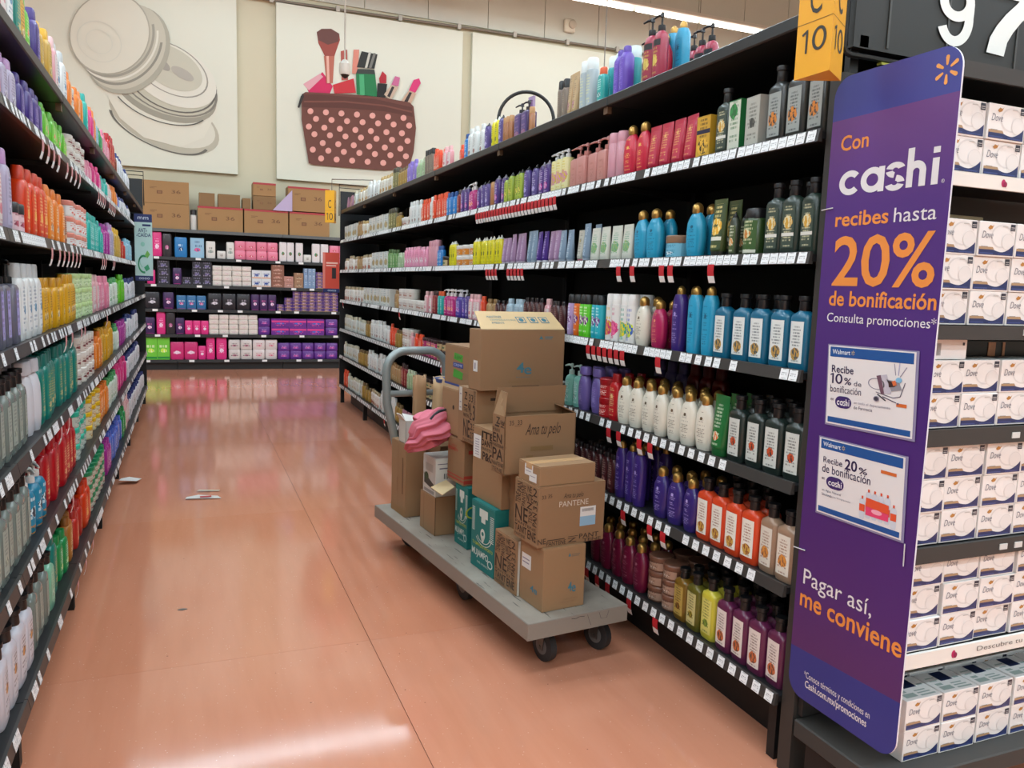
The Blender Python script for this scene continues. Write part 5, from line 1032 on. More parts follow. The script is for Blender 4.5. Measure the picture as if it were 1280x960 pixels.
cart_pic = [RING(.60, .43, .10, .09, .12, G1, 2, 24, -.4), PG([(.60, .56), (.72, .60), (.78, .30), (.66, .28)], mat('b8b2bc', .5), 2), PG([(.60, .56), (.65, .58), (.70, .29), (.66, .28)], mat('6a4a58', .5), 3), PG([(.72, .52), (.86, .50), (.90, .38), (.78, .34)], mat('8a8890', .5), 2),
            PG([(.74, .50), (.80, .50), (.82, .42), (.75, .40)], mat('3a2420', .5), 3), PG([(.78, .50), (.82, .52), (.84, .45), (.80, .43)], mat('d06a3a', .5), 4), EL(.86, .53, .035, .04, mat('7ab0d0', .5), 4), LN([(.60, .30), (.80, .24), (.88, .27), (.93, .50)], .012, G2, 2, A1), LN([(.68, .24), (.84, .17)], .016, G2, 2, A1), LN([(.62, .27), (.72, .18)], .02, mat('2a2630', .5), 3, A1), EL(.61, .19, .035, .045, mat('3a3440', .5), 3), RING(.61, .19, .035, .045, .3, G1, 4), EL(.86, .16, .012, .015, G2, 3),
            LN([(.82, .60), (.80, .78)], .012, G1, 2, A1), LN([(.85, .60), (.86, .80)], .012, mat('a8a4c0', .5), 2, A1), LN([(.87, .58), (.94, .74)], .012, G1, 2, A1)]
hd = lambda: [RC(.02, .86, .98, .985, NB, 1), TX('Walmart', .05, .895, .27, .955, mat('d8dce0', .5), .01, 2)]+spark(.305, .925, .012, .026, .005, mat('c8b070', .5), 1.45, 2)+[RC(.02, .02, .98, .09, NB, 1)]
sh1 = hd()+[TX('Recibe', .05, .66, .32, .755, INKP, .012, 2), *DIGIT('1', .02, .52, .10, .65, INKP, 2, .15), *DIGIT('0', .10, .52, .19, .65, INKP, 2, .15), TX('%', .21, .52, .30, .61, INKP, .01, 2), TX('de', .33, .52, .42, .58, INKP, 0, 2), TX('bonificación', .04, .41, .42, .50, INKP, 0, 2), TX('en', .05, .30, .09, .33, INKP, 0, 2),
            pill(.11, .22, .31, .37, PURP, 2)]+cashi(.135, .255, .29, .34, WHS, 3)+[TX('en todo el departamento', .34, .29, .76, .33, G1, 0, 2), TX('de Farmacia', .34, .235, .56, .275, G2, 0, 2), RC(.82, .345, .93, .385, OR2, 2)]+[(v, f, m, l) for v, f, m, l in cart_pic_fix] if False else None
def shift(shapes, sx, sy, ox, oy): return [([(x*sx+ox, y*sy+oy) for x, y in v], f, m, l) for v, f, m, l in shapes]
sh1 = hd()+[TX('Recibe', .05, .66, .32, .755, INKP, .012, 2), *DIGIT('1', .02, .52, .10, .65, INKP, 2, .15), *DIGIT('0', .10, .52, .19, .65, INKP, 2, .15), TX('%', .21, .52, .30, .61, INKP, .01, 2), TX('de', .33, .52, .42, .58, INKP, 0, 2), TX('bonificación', .04, .41, .42, .50, INKP, 0, 2), TX('en', .05, .30, .09, .33, INKP, 0, 2),
            pill(.11, .22, .31, .37, PURP, 2)]+cashi(.135, .255, .29, .34, WHS, 3)+[TX('en todo el departamento', .34, .29, .76, .33, G1, 0, 2), TX('de Farmacia', .34, .235, .56, .275, G2, 0, 2), RC(.82, .345, .93, .385, OR2, 2)]+shift(cart_pic, .95, .75, .02, .26)
pkc = [mat('d8406a', .5), mat('d8502c', .5), mat('e8a0b0', .5)]
bots = []
for x in (.56, .63, .70, .77, .84, .91):
    big = .60 < x < .88; y0 = .13 if big else .10; y1 = .46 if big else .36
    bots += [PG(rrect(x-.032, y0, x+.032, y1, .02, .04, 4), mat('c9ccd4', .4), 2), RC(x-.01, y1-.005, x+.01, y1+.035, pkc[1], 2), RC(x-.031, y0+.10, x+.031, y0+.19, pkc[1], 3)]
bots += [PG([(.605, .17), (.86, .17), (.86, .36), (.80, .33), (.66, .36), (.605, .38)], pkc[0], 4), PG([(.605, .28), (.86, .26), (.86, .37), (.605, .39)], pkc[1], 5), EL(.73, .24, .06, .03, pkc[2], 5)]
sh2 = hd()+[TX('Recibe', .06, .68, .30, .76, INKP, .005, 2), TX('20', .33, .66, .48, .80, INKP, .02, 2), TX('%', .50, .66, .60, .74, INKP, .01, 2), TX('de bonificación', .05, .55, .64, .66, INKP, .005, 2), TX('en', .05, .45, .09, .48, INKP, 0, 2), pill(.11, .36, .33, .52, PURP, 2)]+cashi(.14, .40, .31, .48, WHS, 3)+[
      TX('en Agua Natural', .06, .29, .30, .33, G2, 0, 2), TX('Bonafont', .06, .24, .18, .275, G2, .01, 2) if False else TX('Seleccionada', .06, .24, .19, .275, G2, .01, 2), TX('participantes', .20, .24, .42, .27, G1, 0, 2), RC(.75, .74, .92, .78, OR2, 2)]+bots
sheet('price_offer_sheet', [(1033.5, 528), (1141.2, 549), (1147, 440.4), (1037.7, 431.4)], sh1, '')
sheet('price_offer_sheet', [(1021.7, 638.4), (1127.3, 675.6), (1133.2, 572), (1026.3, 546)], sh2, '')
for (a, b) in (((992, 683), (1006, 688)), ((1027, 263), (1041, 260)), ((1131, 680), (1129, 708))):
    p, q = onX(*a, SX-.004), onX(*b, SX-.004); B = MB(); B.tube([p-sg.location, q-sg.location], .0016, mat('c9c9c9', .4), 6); B.ob('cable_tie', sg)
for z in (.5, 1.2, 1.8):
    B = MB(); B.box((.0055, -.1, z-sz0), (.03, -.05, z-sz0+.03), BLKM); B.ob('bracket', sg)

# ------------------------------------------------------------------ yellow aisle markers
YEL = mat('e5a417', .45); YI = mat('2c2a24', .5)
def marker(L, M, R, zb, zt, lab, c1, c10, polebase):
    root = ob('aisle_marker', None, None, (M[0], M[1], zb), label=lab, cat='sign'); o = Vector((M[0], M[1], zb))
    pts = [Vector((p[0], p[1], zb))-o for p in (L, M, R)]; h = zt-zb; B = MB()
    B.add([tuple(p) for p in pts]+[tuple(p+Vector((0, 0, h))) for p in pts], [(0, 1, 4, 3), (1, 2, 5, 4), (2, 0, 3, 5), (0, 2, 1), (3, 4, 5)], YEL); B.ob('prism', root)
    for a, b in ((0, 1), (1, 2)):
        bl, br = pts[a], pts[b]; up = Vector((0, 0, h))
        ob('marker_lettering', art_mesh([TX('C', .33, c1[0], .67, c1[1], YI, .0), *DIGIT('1', .10, c10[0], .46, c10[1], YI, 1, .10), *DIGIT('0', .46, c10[0], .86, c10[1], YI, 1, .12), RC(0, (c1[0]+c10[1])/2-.002, 1, (c1[0]+c10[1])/2+.002, mat('8a6210', .5))], bl, br, br+up, bl+up, .0004, .0006), root)
    B = MB(); c = (pts[0]+pts[1]+pts[2])/3; pb = Vector(polebase)-o; B.tube([c+Vector((0, 0, h-.01)), c+Vector((0, 0, h+.13)), Vector((pb.x, pb.y, h+.13)), pb], .007, mat('8a8478', .4, .5), 8); B.ob('bracket_arm', root)
    return root
zb = 2.013; k = .93
def zpx(px, py): return onX(px, py, 1.49).z
z10a, z10b, zca = zpx(1012, 66), zpx(1012, 37), zpx(1015, 19); zt_ = zb+.52; f_ = lambda z: (z-zb)/(zt_-zb)
marker((1.488, 1.739), (1.492, 1.618), (1.594, 1.683), zb, zt_, 'yellow triangular aisle marker reading C 10 near the purple sign', (f_(zca), f_(zca)+.16), (f_(z10a), f_(z10b)), (1.82, 1.86, ZR[0]+.0405))
marker((1.49, 9.56), (1.585, 9.50), (1.625, 9.60), 2.12, 2.49, 'small distant yellow aisle marker at the far end of the cart-side shelving', (.45, .7), (.08, .3), (2.0, 9.33, ZR[0]+.0405))
# hanging posters at the far ends
NVY = mat('1c2a5e', .5)
r = ob('hanging_poster', None, None, (-.448, 8.05, 1.392), label='pale green anti-caída poster sticking out from the far left shelving', cat='poster')
B = MB(); B.box((0, 0, 0), (.148, .006, .60), mat('b4d2cc', .5)); B.ob('board', r)
gs = mat('2a8a5a', .5); ga = mat('8fc6b4', .5)
ob('poster_print', art_mesh([RC(0, .88, 1, 1, NVY), RC(0, 0, 1, .075, NVY), TX('ANTI-', .22, .73, .72, .79, NVY, .01), TX('-CAÍDA', .1, .66, .92, .73, NVY, .01), RC(.45, .82, .92, .85, NVY), EL(.45, .55, .12, .035, ga), RING(.5, .25, .34, .14, .22, gs, 1, 30, 0, 1.2, 4.9), RING(.55, .3, .3, .12, .15, ga, 1, 30, 0, 2.2, 4.2), PG([(.55, .38), (.7, .46), (.85, .4), (.7, .34)], mat('6aa84a', .5), 2), PG([(.5, .2), (.72, .25), (.82, .18), (.62, .14)], mat('3a9a6a', .5), 2), TX('mm', .2, .92, .8, .96, mat('c8d0e0', .5)), TX('oooo', .2, .02, .8, .05, mat('c8d0e0', .5))], (0, 0, 0), (.148, 0, 0), (.148, 0, .60), (0, 0, .60), .0005, .001), r)
r = ob('hanging_poster', None, None, (1.442, 9.40, 1.31), label='coral red poster with a dark bottle at the far end of the cart-side shelving', cat='poster')
B = MB(); B.box((0, 0, 0), (.19, .006, .46), mat('cf4a38', .5)); B.ob('board', r)
ob('poster_print', art_mesh([RC(0, 0, 1, .1, NVY), RC(.55, .35, .8, .62, mat('2a2224', .5)), RC(.2, .72, .9, .76, mat('f0c0b0', .5)), RC(.2, .66, .8, .69, mat('f0c0b0', .5)), RC(0, .1, .14, 1, mat('e08070', .5)), TX('oooo', .3, .03, .8, .07, mat('c8d0e0', .5))], (0, 0, 0), (.19, 0, 0), (.19, 0, .46), (0, 0, .46), .0005, .001), r)
B = MB(); B.tube([(.19, .003, .4), (.20, .06, .4)], .004, BLKM, 6); B.ob('bracket_arm', r)
# wire end frames above the far ends
for s, X, Yf, lab in ((-1, XL, 9.72, 'black wire end frame at the far end of the shelving across the aisle'), (1, XR, 9.46, 'black wire end frame at the far end of the cart-side shelving')):
    r = ob('wire_end_rack', None, None, (X, Yf, 0), label=lab, cat='frame')
    B = MB(); B.box((s*.0, 0, .2), (s*.52, .015, 2.48), mat('141618', .6)); B.ob('end_panel', r)
    B = MB(); B.tube([(s*-.01, .02, 2.2), (s*-.01, .02, 2.56), (s*.5, .02, 2.56), (s*.5, .02, 2.2)], .006, mat('1c1d1e', .4, .5), 6); B.tube([(s*-.01, .02, 2.52), (s*.5, .02, 2.52)], .004, mat('1c1d1e', .4, .5), 6); B.ob('wire_loop', r)
    B = MB(); B.box((s*.02, -.0, 0), (s*.06, .04, .2), BLKM); B.ob('foot', r)

# ------------------------------------------------------------------ platform cart
CA = math.radians(6.5); CO = Vector((1.134, 2.534, 0)); CU = Vector((math.cos(CA), math.sin(CA), 0)); CV = Vector((-math.sin(CA), math.cos(CA), 0))
def cw(u, v, z=0): return CO+CU*u+CV*v+Vector((0, 0, z))
def onV(px, py, v): d = ray(px, py); t = ((CO-CAM).dot(CV)+v)/d.dot(CV); P = CAM+d*t; return (P-CO).dot(CU), v, P.z
ct = ob('platform_cart', None, None, CO, (0, 0, CA), label='grey flat platform cart loaded with cardboard boxes in the aisle', cat='cart')
def deckmat():
    q = NT('worn_deck'); tc = q.n('ShaderNodeTexCoord').outputs['Object']; n = q.n('ShaderNodeTexNoise'); n.inputs['Scale'].default_value = 9; n.inputs['Detail'].default_value = 8; q.l(tc, n.inputs[0])
    mp = q.n('ShaderNodeMapping'); mp.inputs['Scale'].default_value = (30, 2, 30); q.l(tc, mp.inputs[0]); n2 = q.n('ShaderNodeTexNoise'); n2.inputs['Scale'].default_value = 3; n2.inputs['Detail'].default_value = 4; q.l(mp.outputs[0], n2.inputs[0])
    c = q.mix(n.outputs[0], lin('82796e'), lin('aaa296')); c = q.mix(q.math('GREATER_THAN', n2.outputs[0], .66), c, lin('55504a')); q.l(c, q.b.inputs['Base Color']); q.b.inputs['Roughness'].default_value = .45; return q.m
DM = deckmat(); RIM = wallmat('8c847a')
B = MB(); B.box((.004, .004, .205), (.449, 1.716, .2195), DM); B.ob('deck', ct)
for nm, a, b in (('side_rail', (0, 0, .155), (.003, 1.72, .219)), ('side_rail', (.45, 0, .155), (.453, 1.72, .219)), ('end_rail', (.003, 0, .155), (.45, .0035, .219)), ('end_rail', (.003, 1.7165, .155), (.45, 1.72, .219))):
    B = MB(); B.box(a, b, RIM, .0006); B.ob(nm, ct)
B = MB()
for v in (.25, .86, 1.45): B.box((.02, v-.02, .165), (.43, v+.02, .204), mat('3a3a38', .6))
B.ob('cross_beam', ct)
mk = mat('2a2826', .6)
ob('scribble', art_mesh([LN([(.62, .2), (.60, .5), (.58, .9)], .012, mk, 0, 4), LN([(.70, .9), (.72, .5), (.78, .48), (.80, .9)], .012, mk, 0, 4), LN([(.42, .85), (.46, .8), (.5, .88), (.55, .84)], .03, mk, 0, 4)], (0, 0, .155), (.453, 0, .155), (.453, 0, .219), (0, 0, .219), .0002, .0006), ct)
RUB = mat('2e2e30', .6); MET = mat('6a6c6c', .35, .8)
for i, (u, v, rad) in enumerate(((.15, .12, .062), (.40, .12, .062), (.126, .80, .075), (.36, .80, .075), (.17, 1.60, .062), (.40, 1.60, .062))):
    c = ob('caster', None, ct, (u, v, 0)); t_ = .15 if i in (0, 1) else .0
    c.rotation_euler = (0, 0, [.1, .25, 0, 0, .5, .4][i])
    B = MB(); B.loft([(0, .0, .0), (0, 1, 1)], RUB, 4) if False else None
    pr2 = [(-.016, rad*.9), (-.014, rad), (.014, rad), (.016, rad*.9)]; n = 24; vs = []
    for x, r_ in pr2: vs += [(x, r_*math.cos(2*PI*k/n), rad+r_*math.sin(2*PI*k/n)) for k in range(n)]
    fs = [(k_*n+k, k_*n+(k+1) % n, (k_+1)*n+(k+1) % n, (k_+1)*n+k) for k_ in range(3) for k in range(n)]+[tuple(reversed(range(n))), tuple(range(3*n, 4*n))]
    ob('wheel', newmesh(vs, fs, [RUB], None, True, 40), c)
    B = MB()
    for sx in (-1, 1): B.loft([(0, .6*rad, .6*rad), (.001, .6*rad, .6*rad)], mat('5a5c5e', .5), 20) if False else B.tube([(sx*.017, 0, rad), (sx*.0175, 0, rad)], rad*.55, mat('6e7072', .5), 18)
    B.ob('hub', c)
    top = .165-.004
    B = MB()
    for sx in (-1, 1): B.add([(sx*.021, -.028, top), (sx*.021, .028, top), (sx*.021, .016, rad-.014), (sx*.021, -.016, rad-.014), (sx*.0235, -.028, top), (sx*.0235, .028, top), (sx*.0235, .016, rad-.014), (sx*.0235, -.016, rad-.014)], [(0, 1, 2, 3), (7, 6, 5, 4), (0, 4, 5, 1), (1, 5, 6, 2), (2, 6, 7, 3), (3, 7, 4, 0)], MET)
    B.box((-.0235, -.03, top-.003), (.0235, .03, top+.003), MET); B.tube([(-.028, 0, rad), (.028, 0, rad)], .006, MET, 8); B.ob('fork', c)
# handle frame
u0, _, zt_ = onV(520, 436, 1.66); HB = mat('8d9796', .38, .35); ul = onV(485, 520, 1.66)[0]; ur = onV(557, 470, 1.66)[0]
B = MB(); ul = .041; pts = [(ul+.07, 1.66, .2), (ul+.066, 1.66, .52), (ul+.03, 1.66, .68), (ul, 1.66, .80), (ul-.005, 1.66, zt_-.12)]
pts += [(ul-.005+.11*(1-math.cos(t)), 1.66, zt_-.12+.11*math.sin(t)) for t in [PI/2*i/6 for i in range(1, 7)]]
pts += [(ur-.11+.11*math.sin(t), 1.66, zt_-.12+.11*math.cos(t)) for t in [PI/2*i/6 for i in range(0, 7)]]+[(ur, 1.66, .6), (ur, 1.66, .2)]
B.tube(pts, .023, HB, 12); hd_ = B.ob('handle', ct, True)
B = MB(); zc = onV(498, 492, 1.66)[2]; B.tube([(ul, 1.66, zc), (ur, 1.66, zc)], .017, HB, 10); B.ob('crossbar', hd_, True)

# cardboard boxes on the cart ------------------------------------------------
CB1 = wallmat('927050'); CB2 = wallmat('9a7856'); CB3 = wallmat('866546'); TEAL = wallmat('10706c'); WBX = wallmat('c9c6be'); PK_ = mat('3a2a20', .6); BLU = mat('3f7484', .55); LABW = mat('dcdad6', .5); TAPEW = mat('c9c3b8', .35)
def cbox(name, label, u, v, z, w, d, h, m, left=(), front=(), closed=True, top=(), rz=0, tape=None, inner=None):
    root = ob(name, None, None, cw(u, v, z), (0, 0, CA+rz), label=label, cat='box'); B = MB(); t = .004
    if closed:
        B.box((0, 0, 0), (w, d, h-.004), m, .0015); B.ob('box_body', root)
        dd = (d if w >= d else w)
        for q in (0, 1):
            B = MB(); g_ = .0012
            if w >= d: B.box((.001, .001+q*(d/2+g_/2-.001), h-.004), (w-.001, d/2-g_/2 if q == 0 else d-.001, h), m)
            else: B.box((.001+q*(w/2+g_/2-.001), .001, h-.004), (w/2-g_/2 if q == 0 else w-.001, d-.001, h), m)
            B.ob('top_flap', root)
    else:
        im = inner or m
        B.box((0, 0, 0), (w, d, t), m); B.box((0, 0, 0), (w, t, h), m); B.box((0, d-t, 0), (w, d, h), m); B.box((0, 0, 0), (t, d, h), m); B.box((w-t, 0, 0), (w, d, h), m); B.ob('box_body', root)
    if left: ob('printed_side', art_mesh(list(left), (0, d, 0), (0, 0, 0), (0, 0, h), (0, d, h), .0003, .0006), root)
    if front: ob('printed_front', art_mesh(list(front), (0, 0, 0), (w, 0, 0), (w, 0, h), (0, 0, h), .0003, .0006), root)
    if top: ob('printed_top', art_mesh(list(top), (0, 0, h), (w, 0, h), (w, d, h), (0, d, h), .0003, .0006), root)
    if tape:
        B = MB(); c = d/2 if w >= d else w/2
        if w >= d: B.box((-.0006, c-.022, h), (w+.0006, c+.022, h+.0005), tape); B.box((-.0012, c-.022, h*.7), (-.0003, c+.022, h), tape)
        else: B.box((c-.022, -.0006, h), (c+.022, d+.0006, h+.0005), tape); B.box((c-.022, -.0012, h*.72), (c+.022, -.0003, h), tape)
        B.ob('tape', root)
    return root
def words(m, seed, x0=0.03, x1=.97, y0=.03, y1=.97):
    """tiled print of repeated words, upright and sideways, big and small"""
    W = x1-x0; Hh = y1-y0; T = lambda s, a, b, c, d, rot=0, bo=.0: TX(s, x0+W*a, y0+Hh*b, x0+W*c, y0+Hh*d, m, bo, 1, 0, rot)
    return [T('NE', .02, .30, .58, .56, 0, .01), T('PAN', .08, .80, .32, .98, 90), T('TENE', .02, .60, .24, .78, 90), T('PANTENE', .30, .58, .46, .96, 90), T('NTE', .50, .70, .78, .84, 0, .01), T('PANTENE', .04, .235, .95, .285), T('Z', .52, .58, .76, .69, 0, .012), T('33', .80, .60, .98, .78, 90), T('TENE', .62, .34, .78, .56, 90),
            T('PAN', .80, .32, .97, .56, 90, .01), T('TANIT', .02, .09, .55, .215, 0, .012), T('ENE', .60, .05, .96, .21, 0, .02), T('PANTENE', .03, .01, .5, .065), T('NE', .54, .87, .72, .98), T('2', .78, .84, .95, .98, 0, .01)]
def words2(m, x0, x1):
    W = x1-x0; T = lambda s_, a, b, c, d, rot=0, bo=.0: TX(s_, x0+W*a, b, x0+W*c, d, m, bo, 1, 0, rot)
    return [T('NE', .04, .10, .58, .42, 0, .01), T('Z', .08, .78, .32, .92, 0, .015), T('33', .44, .76, .78, .90, 0, .01), T('PANTENE', .02, .46, .52, .53), T('PAN', .40, .56, .62, .74, 0, .01), T('TENE', .02, .56, .36, .63), T('Z', .54, .44, .72, .56, 0, .015), T('3', .78, .44, .96, .72, 0, .015), T('23', .62, .26, .96, .38, 0, .01), T('27', .62, .10, .90, .22, 0, .01), T('PANTENE', .04, .02, .94, .07), T('PANTENE', .84, .74, .97, .98, 90), RC(x0+W*.06, .66, x0+W*.34, .69, m)]
def words3(m):
    T = lambda s_, a, b, c, d, rot=0, bo=.0: TX(s_, a, b, c, d, m, bo, 1, 0, rot)
    return [T('PA', .08, .22, .92, .42, 0, .01), T('EN', .08, .52, .80, .68, 0, .01), T('PANTENE', .06, .44, .94, .50), T('PANTENE', .06, .12, .94, .19), T('PAN', .08, .70, .60, .77), T('Z', .30, .84, .62, .96, 0, .015), T('NE', .66, .80, .96, .92, 90, .01), T('TENE', .06, .03, .90, .09), RC(.2, .79, .55, .82, m)]
box4e = lambda: [TX('4', .60, .27, .69, .42, BLU, .03), TX('e', .69, .25, .79, .36, BLU, .015), TX('CUIDADO DE TU HOGAR', .50, .14, .84, .165, mat('8a6a4c', .6)), TX('hecho en mexico', .44, .10, .80, .12, mat('8a6a4c', .6)), PG([(.58, .83), (.64, .83), (.61, .89)], BLU), RC(.66, .85, .86, .865, mat('7a6a58', .6)), RC(.66, .825, .84, .84, mat('7a6a58', .6))]
cbox('cardboard_box', 'plain tan box with small blue logo, standing at the near cart corner', .100, .070, .2205, .190, .178, .249, CB2, left=[RC(.08, .54, .48, .77, LABW), RC(.12, .68, .42, .70, G1, 2), RC(.12, .62, .40, .64, G1, 2), TX('4e', .48, .22, .78, .33, BLU, .02)], front=box4e())
cbox('cardboard_box', 'tan box with white lettering and barcode label, on the blue-logo corner box', .080, .088, .470, .302, .186, .237, CB1, left=words(PK_, 1), front=[
    TX('PANTENE', .30, .64, .74, .73, mat('cfc4b4', .5), 0), TX('Ama tu pelo', .36, .75, .66, .86, PK_, 0, 1, .4), TX('33', .04, .80, .10, .86, PK_), TX('35', .13, .81, .19, .87, PK_), RC(.62, .28, .86, .60, LABW, 1), RC(.62, .28, .86, .44, mat('8fb4cc', .5), 2)]+[RC(.65+i*.013, .52, .65+i*.013+.006, .57, PK_, 2) for i in range(14)]+[
    TX('NE', .0, .06, .12, .15, PK_, .01), TX('PANTENE', .13, .02, .42, .09, PK_, .01), RC(.14, .10, .40, .115, PK_), TX('Z', .44, .03, .58, .10, PK_, .01), TX('PANT', .62, .07, .92, .15, PK_, .012), TX('TENE', .68, .01, .96, .06, PK_, .01), RC(.45, .12, .60, .13, PK_)])
cbox('cardboard_box', 'flat plain tan box with white stickers, topmost at the near cart end', .084, .094, .7075, .250, .163, .075, CB2, left=[RC(.30, .35, .68, .92, LABW), RC(.52, .1, .86, .55, LABW, 1), RC(.34, .7, .6, .74, G1, 2), RC(.34, .55, .6, .58, G1, 2), RC(.56, .35, .8, .38, G1, 2)], tape=mat('caa276', .2))
cbox('cardboard_box', 'small word-printed box low on the cart, left of the corner box', .087, .253, .2205, .250, .19, .226, CB1, left=words(PK_, 2), front=[RC(.02, .0, .06, 1, TAPEW)])
cbox('cardboard_box', 'plain brown box carrying the open box, above the low word-printed one', .150, .280, .447, .28, .165, .251, CB3)
mt = mat('c8d4cc', .5); yg = mat('a8b83a', .5)
def mam(m, big=True):
    o = [RC(.36, .80, .72, .92, mt), RC(.44, .72, .62, .80, mt)]+[RING(.55, .55, .36, .17, .06, mt, 1, 28, 0, PI+.5, 2*PI-.1), RING(.55, .55, .29, .13, .08, mt, 1, 28, 0, PI+.4, 2*PI-.1), EL(.52, .55, .10, .085, mt, 1), EL(.52, .56, .05, .03, TEAL, 2), PG([(.44, .50), (.60, .50), (.54, .42), (.50, .42)], mt, 1)]
    o += [RC(.04, .55+i*.028, .16, .562+i*.028, mt) for i in range(13)]+[RC(.82, .50+i*.028, .98, .512+i*.028, mt) for i in range(14)]
    o += [TX('TU EMPAQUE FAVORITO', .08, .335, .96, .39, yg, .01), TX('MUJAMPO', .06, .16, .78, .29, mt, .02), RING(.86, .17, .11, .06, .3, mt, 1), TX('PAPEL HIGIENICO', .3, .09, .8, .12, mt)]; return o
cbox('teal_carton', 'teal printed carton with white lettering, nearer of two on the cart', .088, .454, .2205, .215, .219, .297, TEAL, left=mam(mt), front=[RC(.5, .74, .92, .8, mt), RC(.5, .64, .92, .7, mt), RC(.5, .84, .92, .9, mt)])
cbox('teal_carton', 'teal printed carton, farther one behind the nearer teal carton', .146, .836, .2205, .215, .138, .293, TEAL, left=mam(mt), front=[RING(.15, .6, .2, .1, .2, yg, 1)])
cbox('cardboard_box', 'tall plain box under the toppled word-printed box, above the nearer teal carton', .115, .452, .518, .25, .28, .318, CB2, left=[TX('ITE', .30, .86, .72, .96, PK_, .03), TX('DANTE', .30, .76, .74, .85, PK_, .03), TX('PANTENE', .3, .70, .72, .74, PK_), TX('P&G', .34, .56, .70, .68, PK_, .03), RC(.02, .56, .28, .88, LABW, 1)]+[RC(.08, .60+i*.035, .22, .61+i*.035, G1, 2) for i in range(7)])
cbox('cardboard_box', 'plain brown box standing hidden between the teal cartons', .21, .735, .2205, .22, .095, .50, CB3)
cbox('cardboard_box', 'tan box with red lettering and red stripes on the farther teal carton', .142, .879, .5145, .22, .185, .214, CB1, left=[TX('BREMEN', .03, .70, .60, .78, mat('a83a2a', .55), .02), TX('CABELLO', .2, .80, .55, .84, mat('a83a2a', .55)), RC(0, .06, 1, .10, mat('a83a2a', .55)), RC(0, .14, 1, .17, mat('a83a2a', .55))], front=[RC(0, .04, 1, .12, mat('a83a2a', .55)), RC(0, .15, 1, .22, mat('a83a2a', .55)), RC(.1, .7, .4, .78, mat('a83a2a', .55))])
cbox('cardboard_box', 'word-printed tan box with white tape under the big blue-printed one', .125, .736, .737, .24, .185, .250, CB1, left=words2(PK_, .30, .99)+[RC(.05, .55, .22, .99, TAPEW), RC(.09, .6, .18, .62, G1, 2), RC(.09, .7, .18, .72, G1, 2), RC(.09, .85, .18, .87, G1, 2)], front=[RC(.3, .8, .7, .85, PK_)])
cbox('cardboard_box', 'plain tan box at the back beside the white-taped box', .145, .930, .737, .22, .22, .218, CB2, left=[EL(.6, .6, .05, .05, PK_)])
cbox('cardboard_box', 'small plain filler box under the big blue-printed box', .22, .53, .8365, .2, .2, .149, CB3)
bb = cbox('cardboard_box', 'big tan box with blue logo and open top flap, highest on the cart', .125, .700, .9885, .43, .12, .274, CB1, front=[TX('4', .42, .28, .51, .45, BLU, .03), TX('e', .51, .25, .60, .37, BLU, .015), TX('biorefrescante', .42, .20, .58, .22, BLU), RC(.32, .11, .72, .16, mat('8e6c4a', .6)), RC(.37, .05, .70, .065, mat('6a4e36', .6)), PG([(.68, .83), (.73, .83), (.705, .89)], BLU), RC(.75, .86, .85, .875, BLU), RC(.75, .83, .84, .842, BLU)], left=[RC(.40, .30, .75, .48, LABW), RC(.5, .34, .6, .44, G1, 2)])
for o in list(bb.children):
    if o.name.startswith('top_flap'): bpy.data.objects.remove(o)
CBL = wallmat('d2b488')
a = Vector(onV(602, 386, .80)); fl1 = ob('open_flap', None, bb); 
B = MB(); z0f = .272; B.add([(.0, .004, z0f), (.43, .004, z0f), (.41, .10, z0f+.075), (.012, .10, z0f+.075), (.0, .008, z0f), (.43, .008, z0f), (.41, .104, z0f+.075), (.012, .104, z0f+.075)], [(0, 1, 2, 3), (7, 6, 5, 4), (0, 4, 5, 1), (1, 5, 6, 2), (2, 6, 7, 3), (3, 7, 4, 0)], CBL); fl1.data if False else None
bpy.data.objects.remove(fl1); fl1 = B.ob('open_flap', bb)
ob('flap_print', art_mesh([TX('MANTENER', .12, .62, .30, .74, BLU), TX('TEMPERATURA', .14, .46, .46, .56, mat('8a9a90', .5)), TX('AMBIENTE', .15, .30, .30, .40, BLU)]+sum([[PG([(x, .35), (x+.1, .35), (x+.105, .7), (x-.01, .7)], BLU), PG([(x+.01, .39), (x+.09, .39), (x+.094, .66), (x, .66)], CBL, 2), EL(x+.048, .52, .03, .1, BLU, 3)] for x in (.48, .63, .77)], []), (.0, .0036, z0f), (.43, .0036, z0f), (.41, .0996, z0f+.075), (.012, .0996, z0f+.075), .0003, .0006), fl1)
gb = cbox('cardboard_box', 'tan box in clear wrap with green and blue print, left of the highest box', .205, .985, .9555, .20, .28, .20, CB1, left=[PG([(.38, .66), (.74, .60), (.76, .78), (.40, .82)], mat('4a9a3a', .5)), RC(.36, .46, .78, .58, mat('3a4a8a', .5)), PG([(.36, .22), (.74, .18), (.78, .36), (.40, .42)], mat('4a9a3a', .5)), RC(0, .0, 1, .05, mat('3a4a8a', .5)), TX('LUV', .44, .68, .70, .75, mat('2a6a2a', .5), .01, 2), TX('CREME', .40, .49, .74, .55, mat('b8c0d8', .5), 0, 2)])
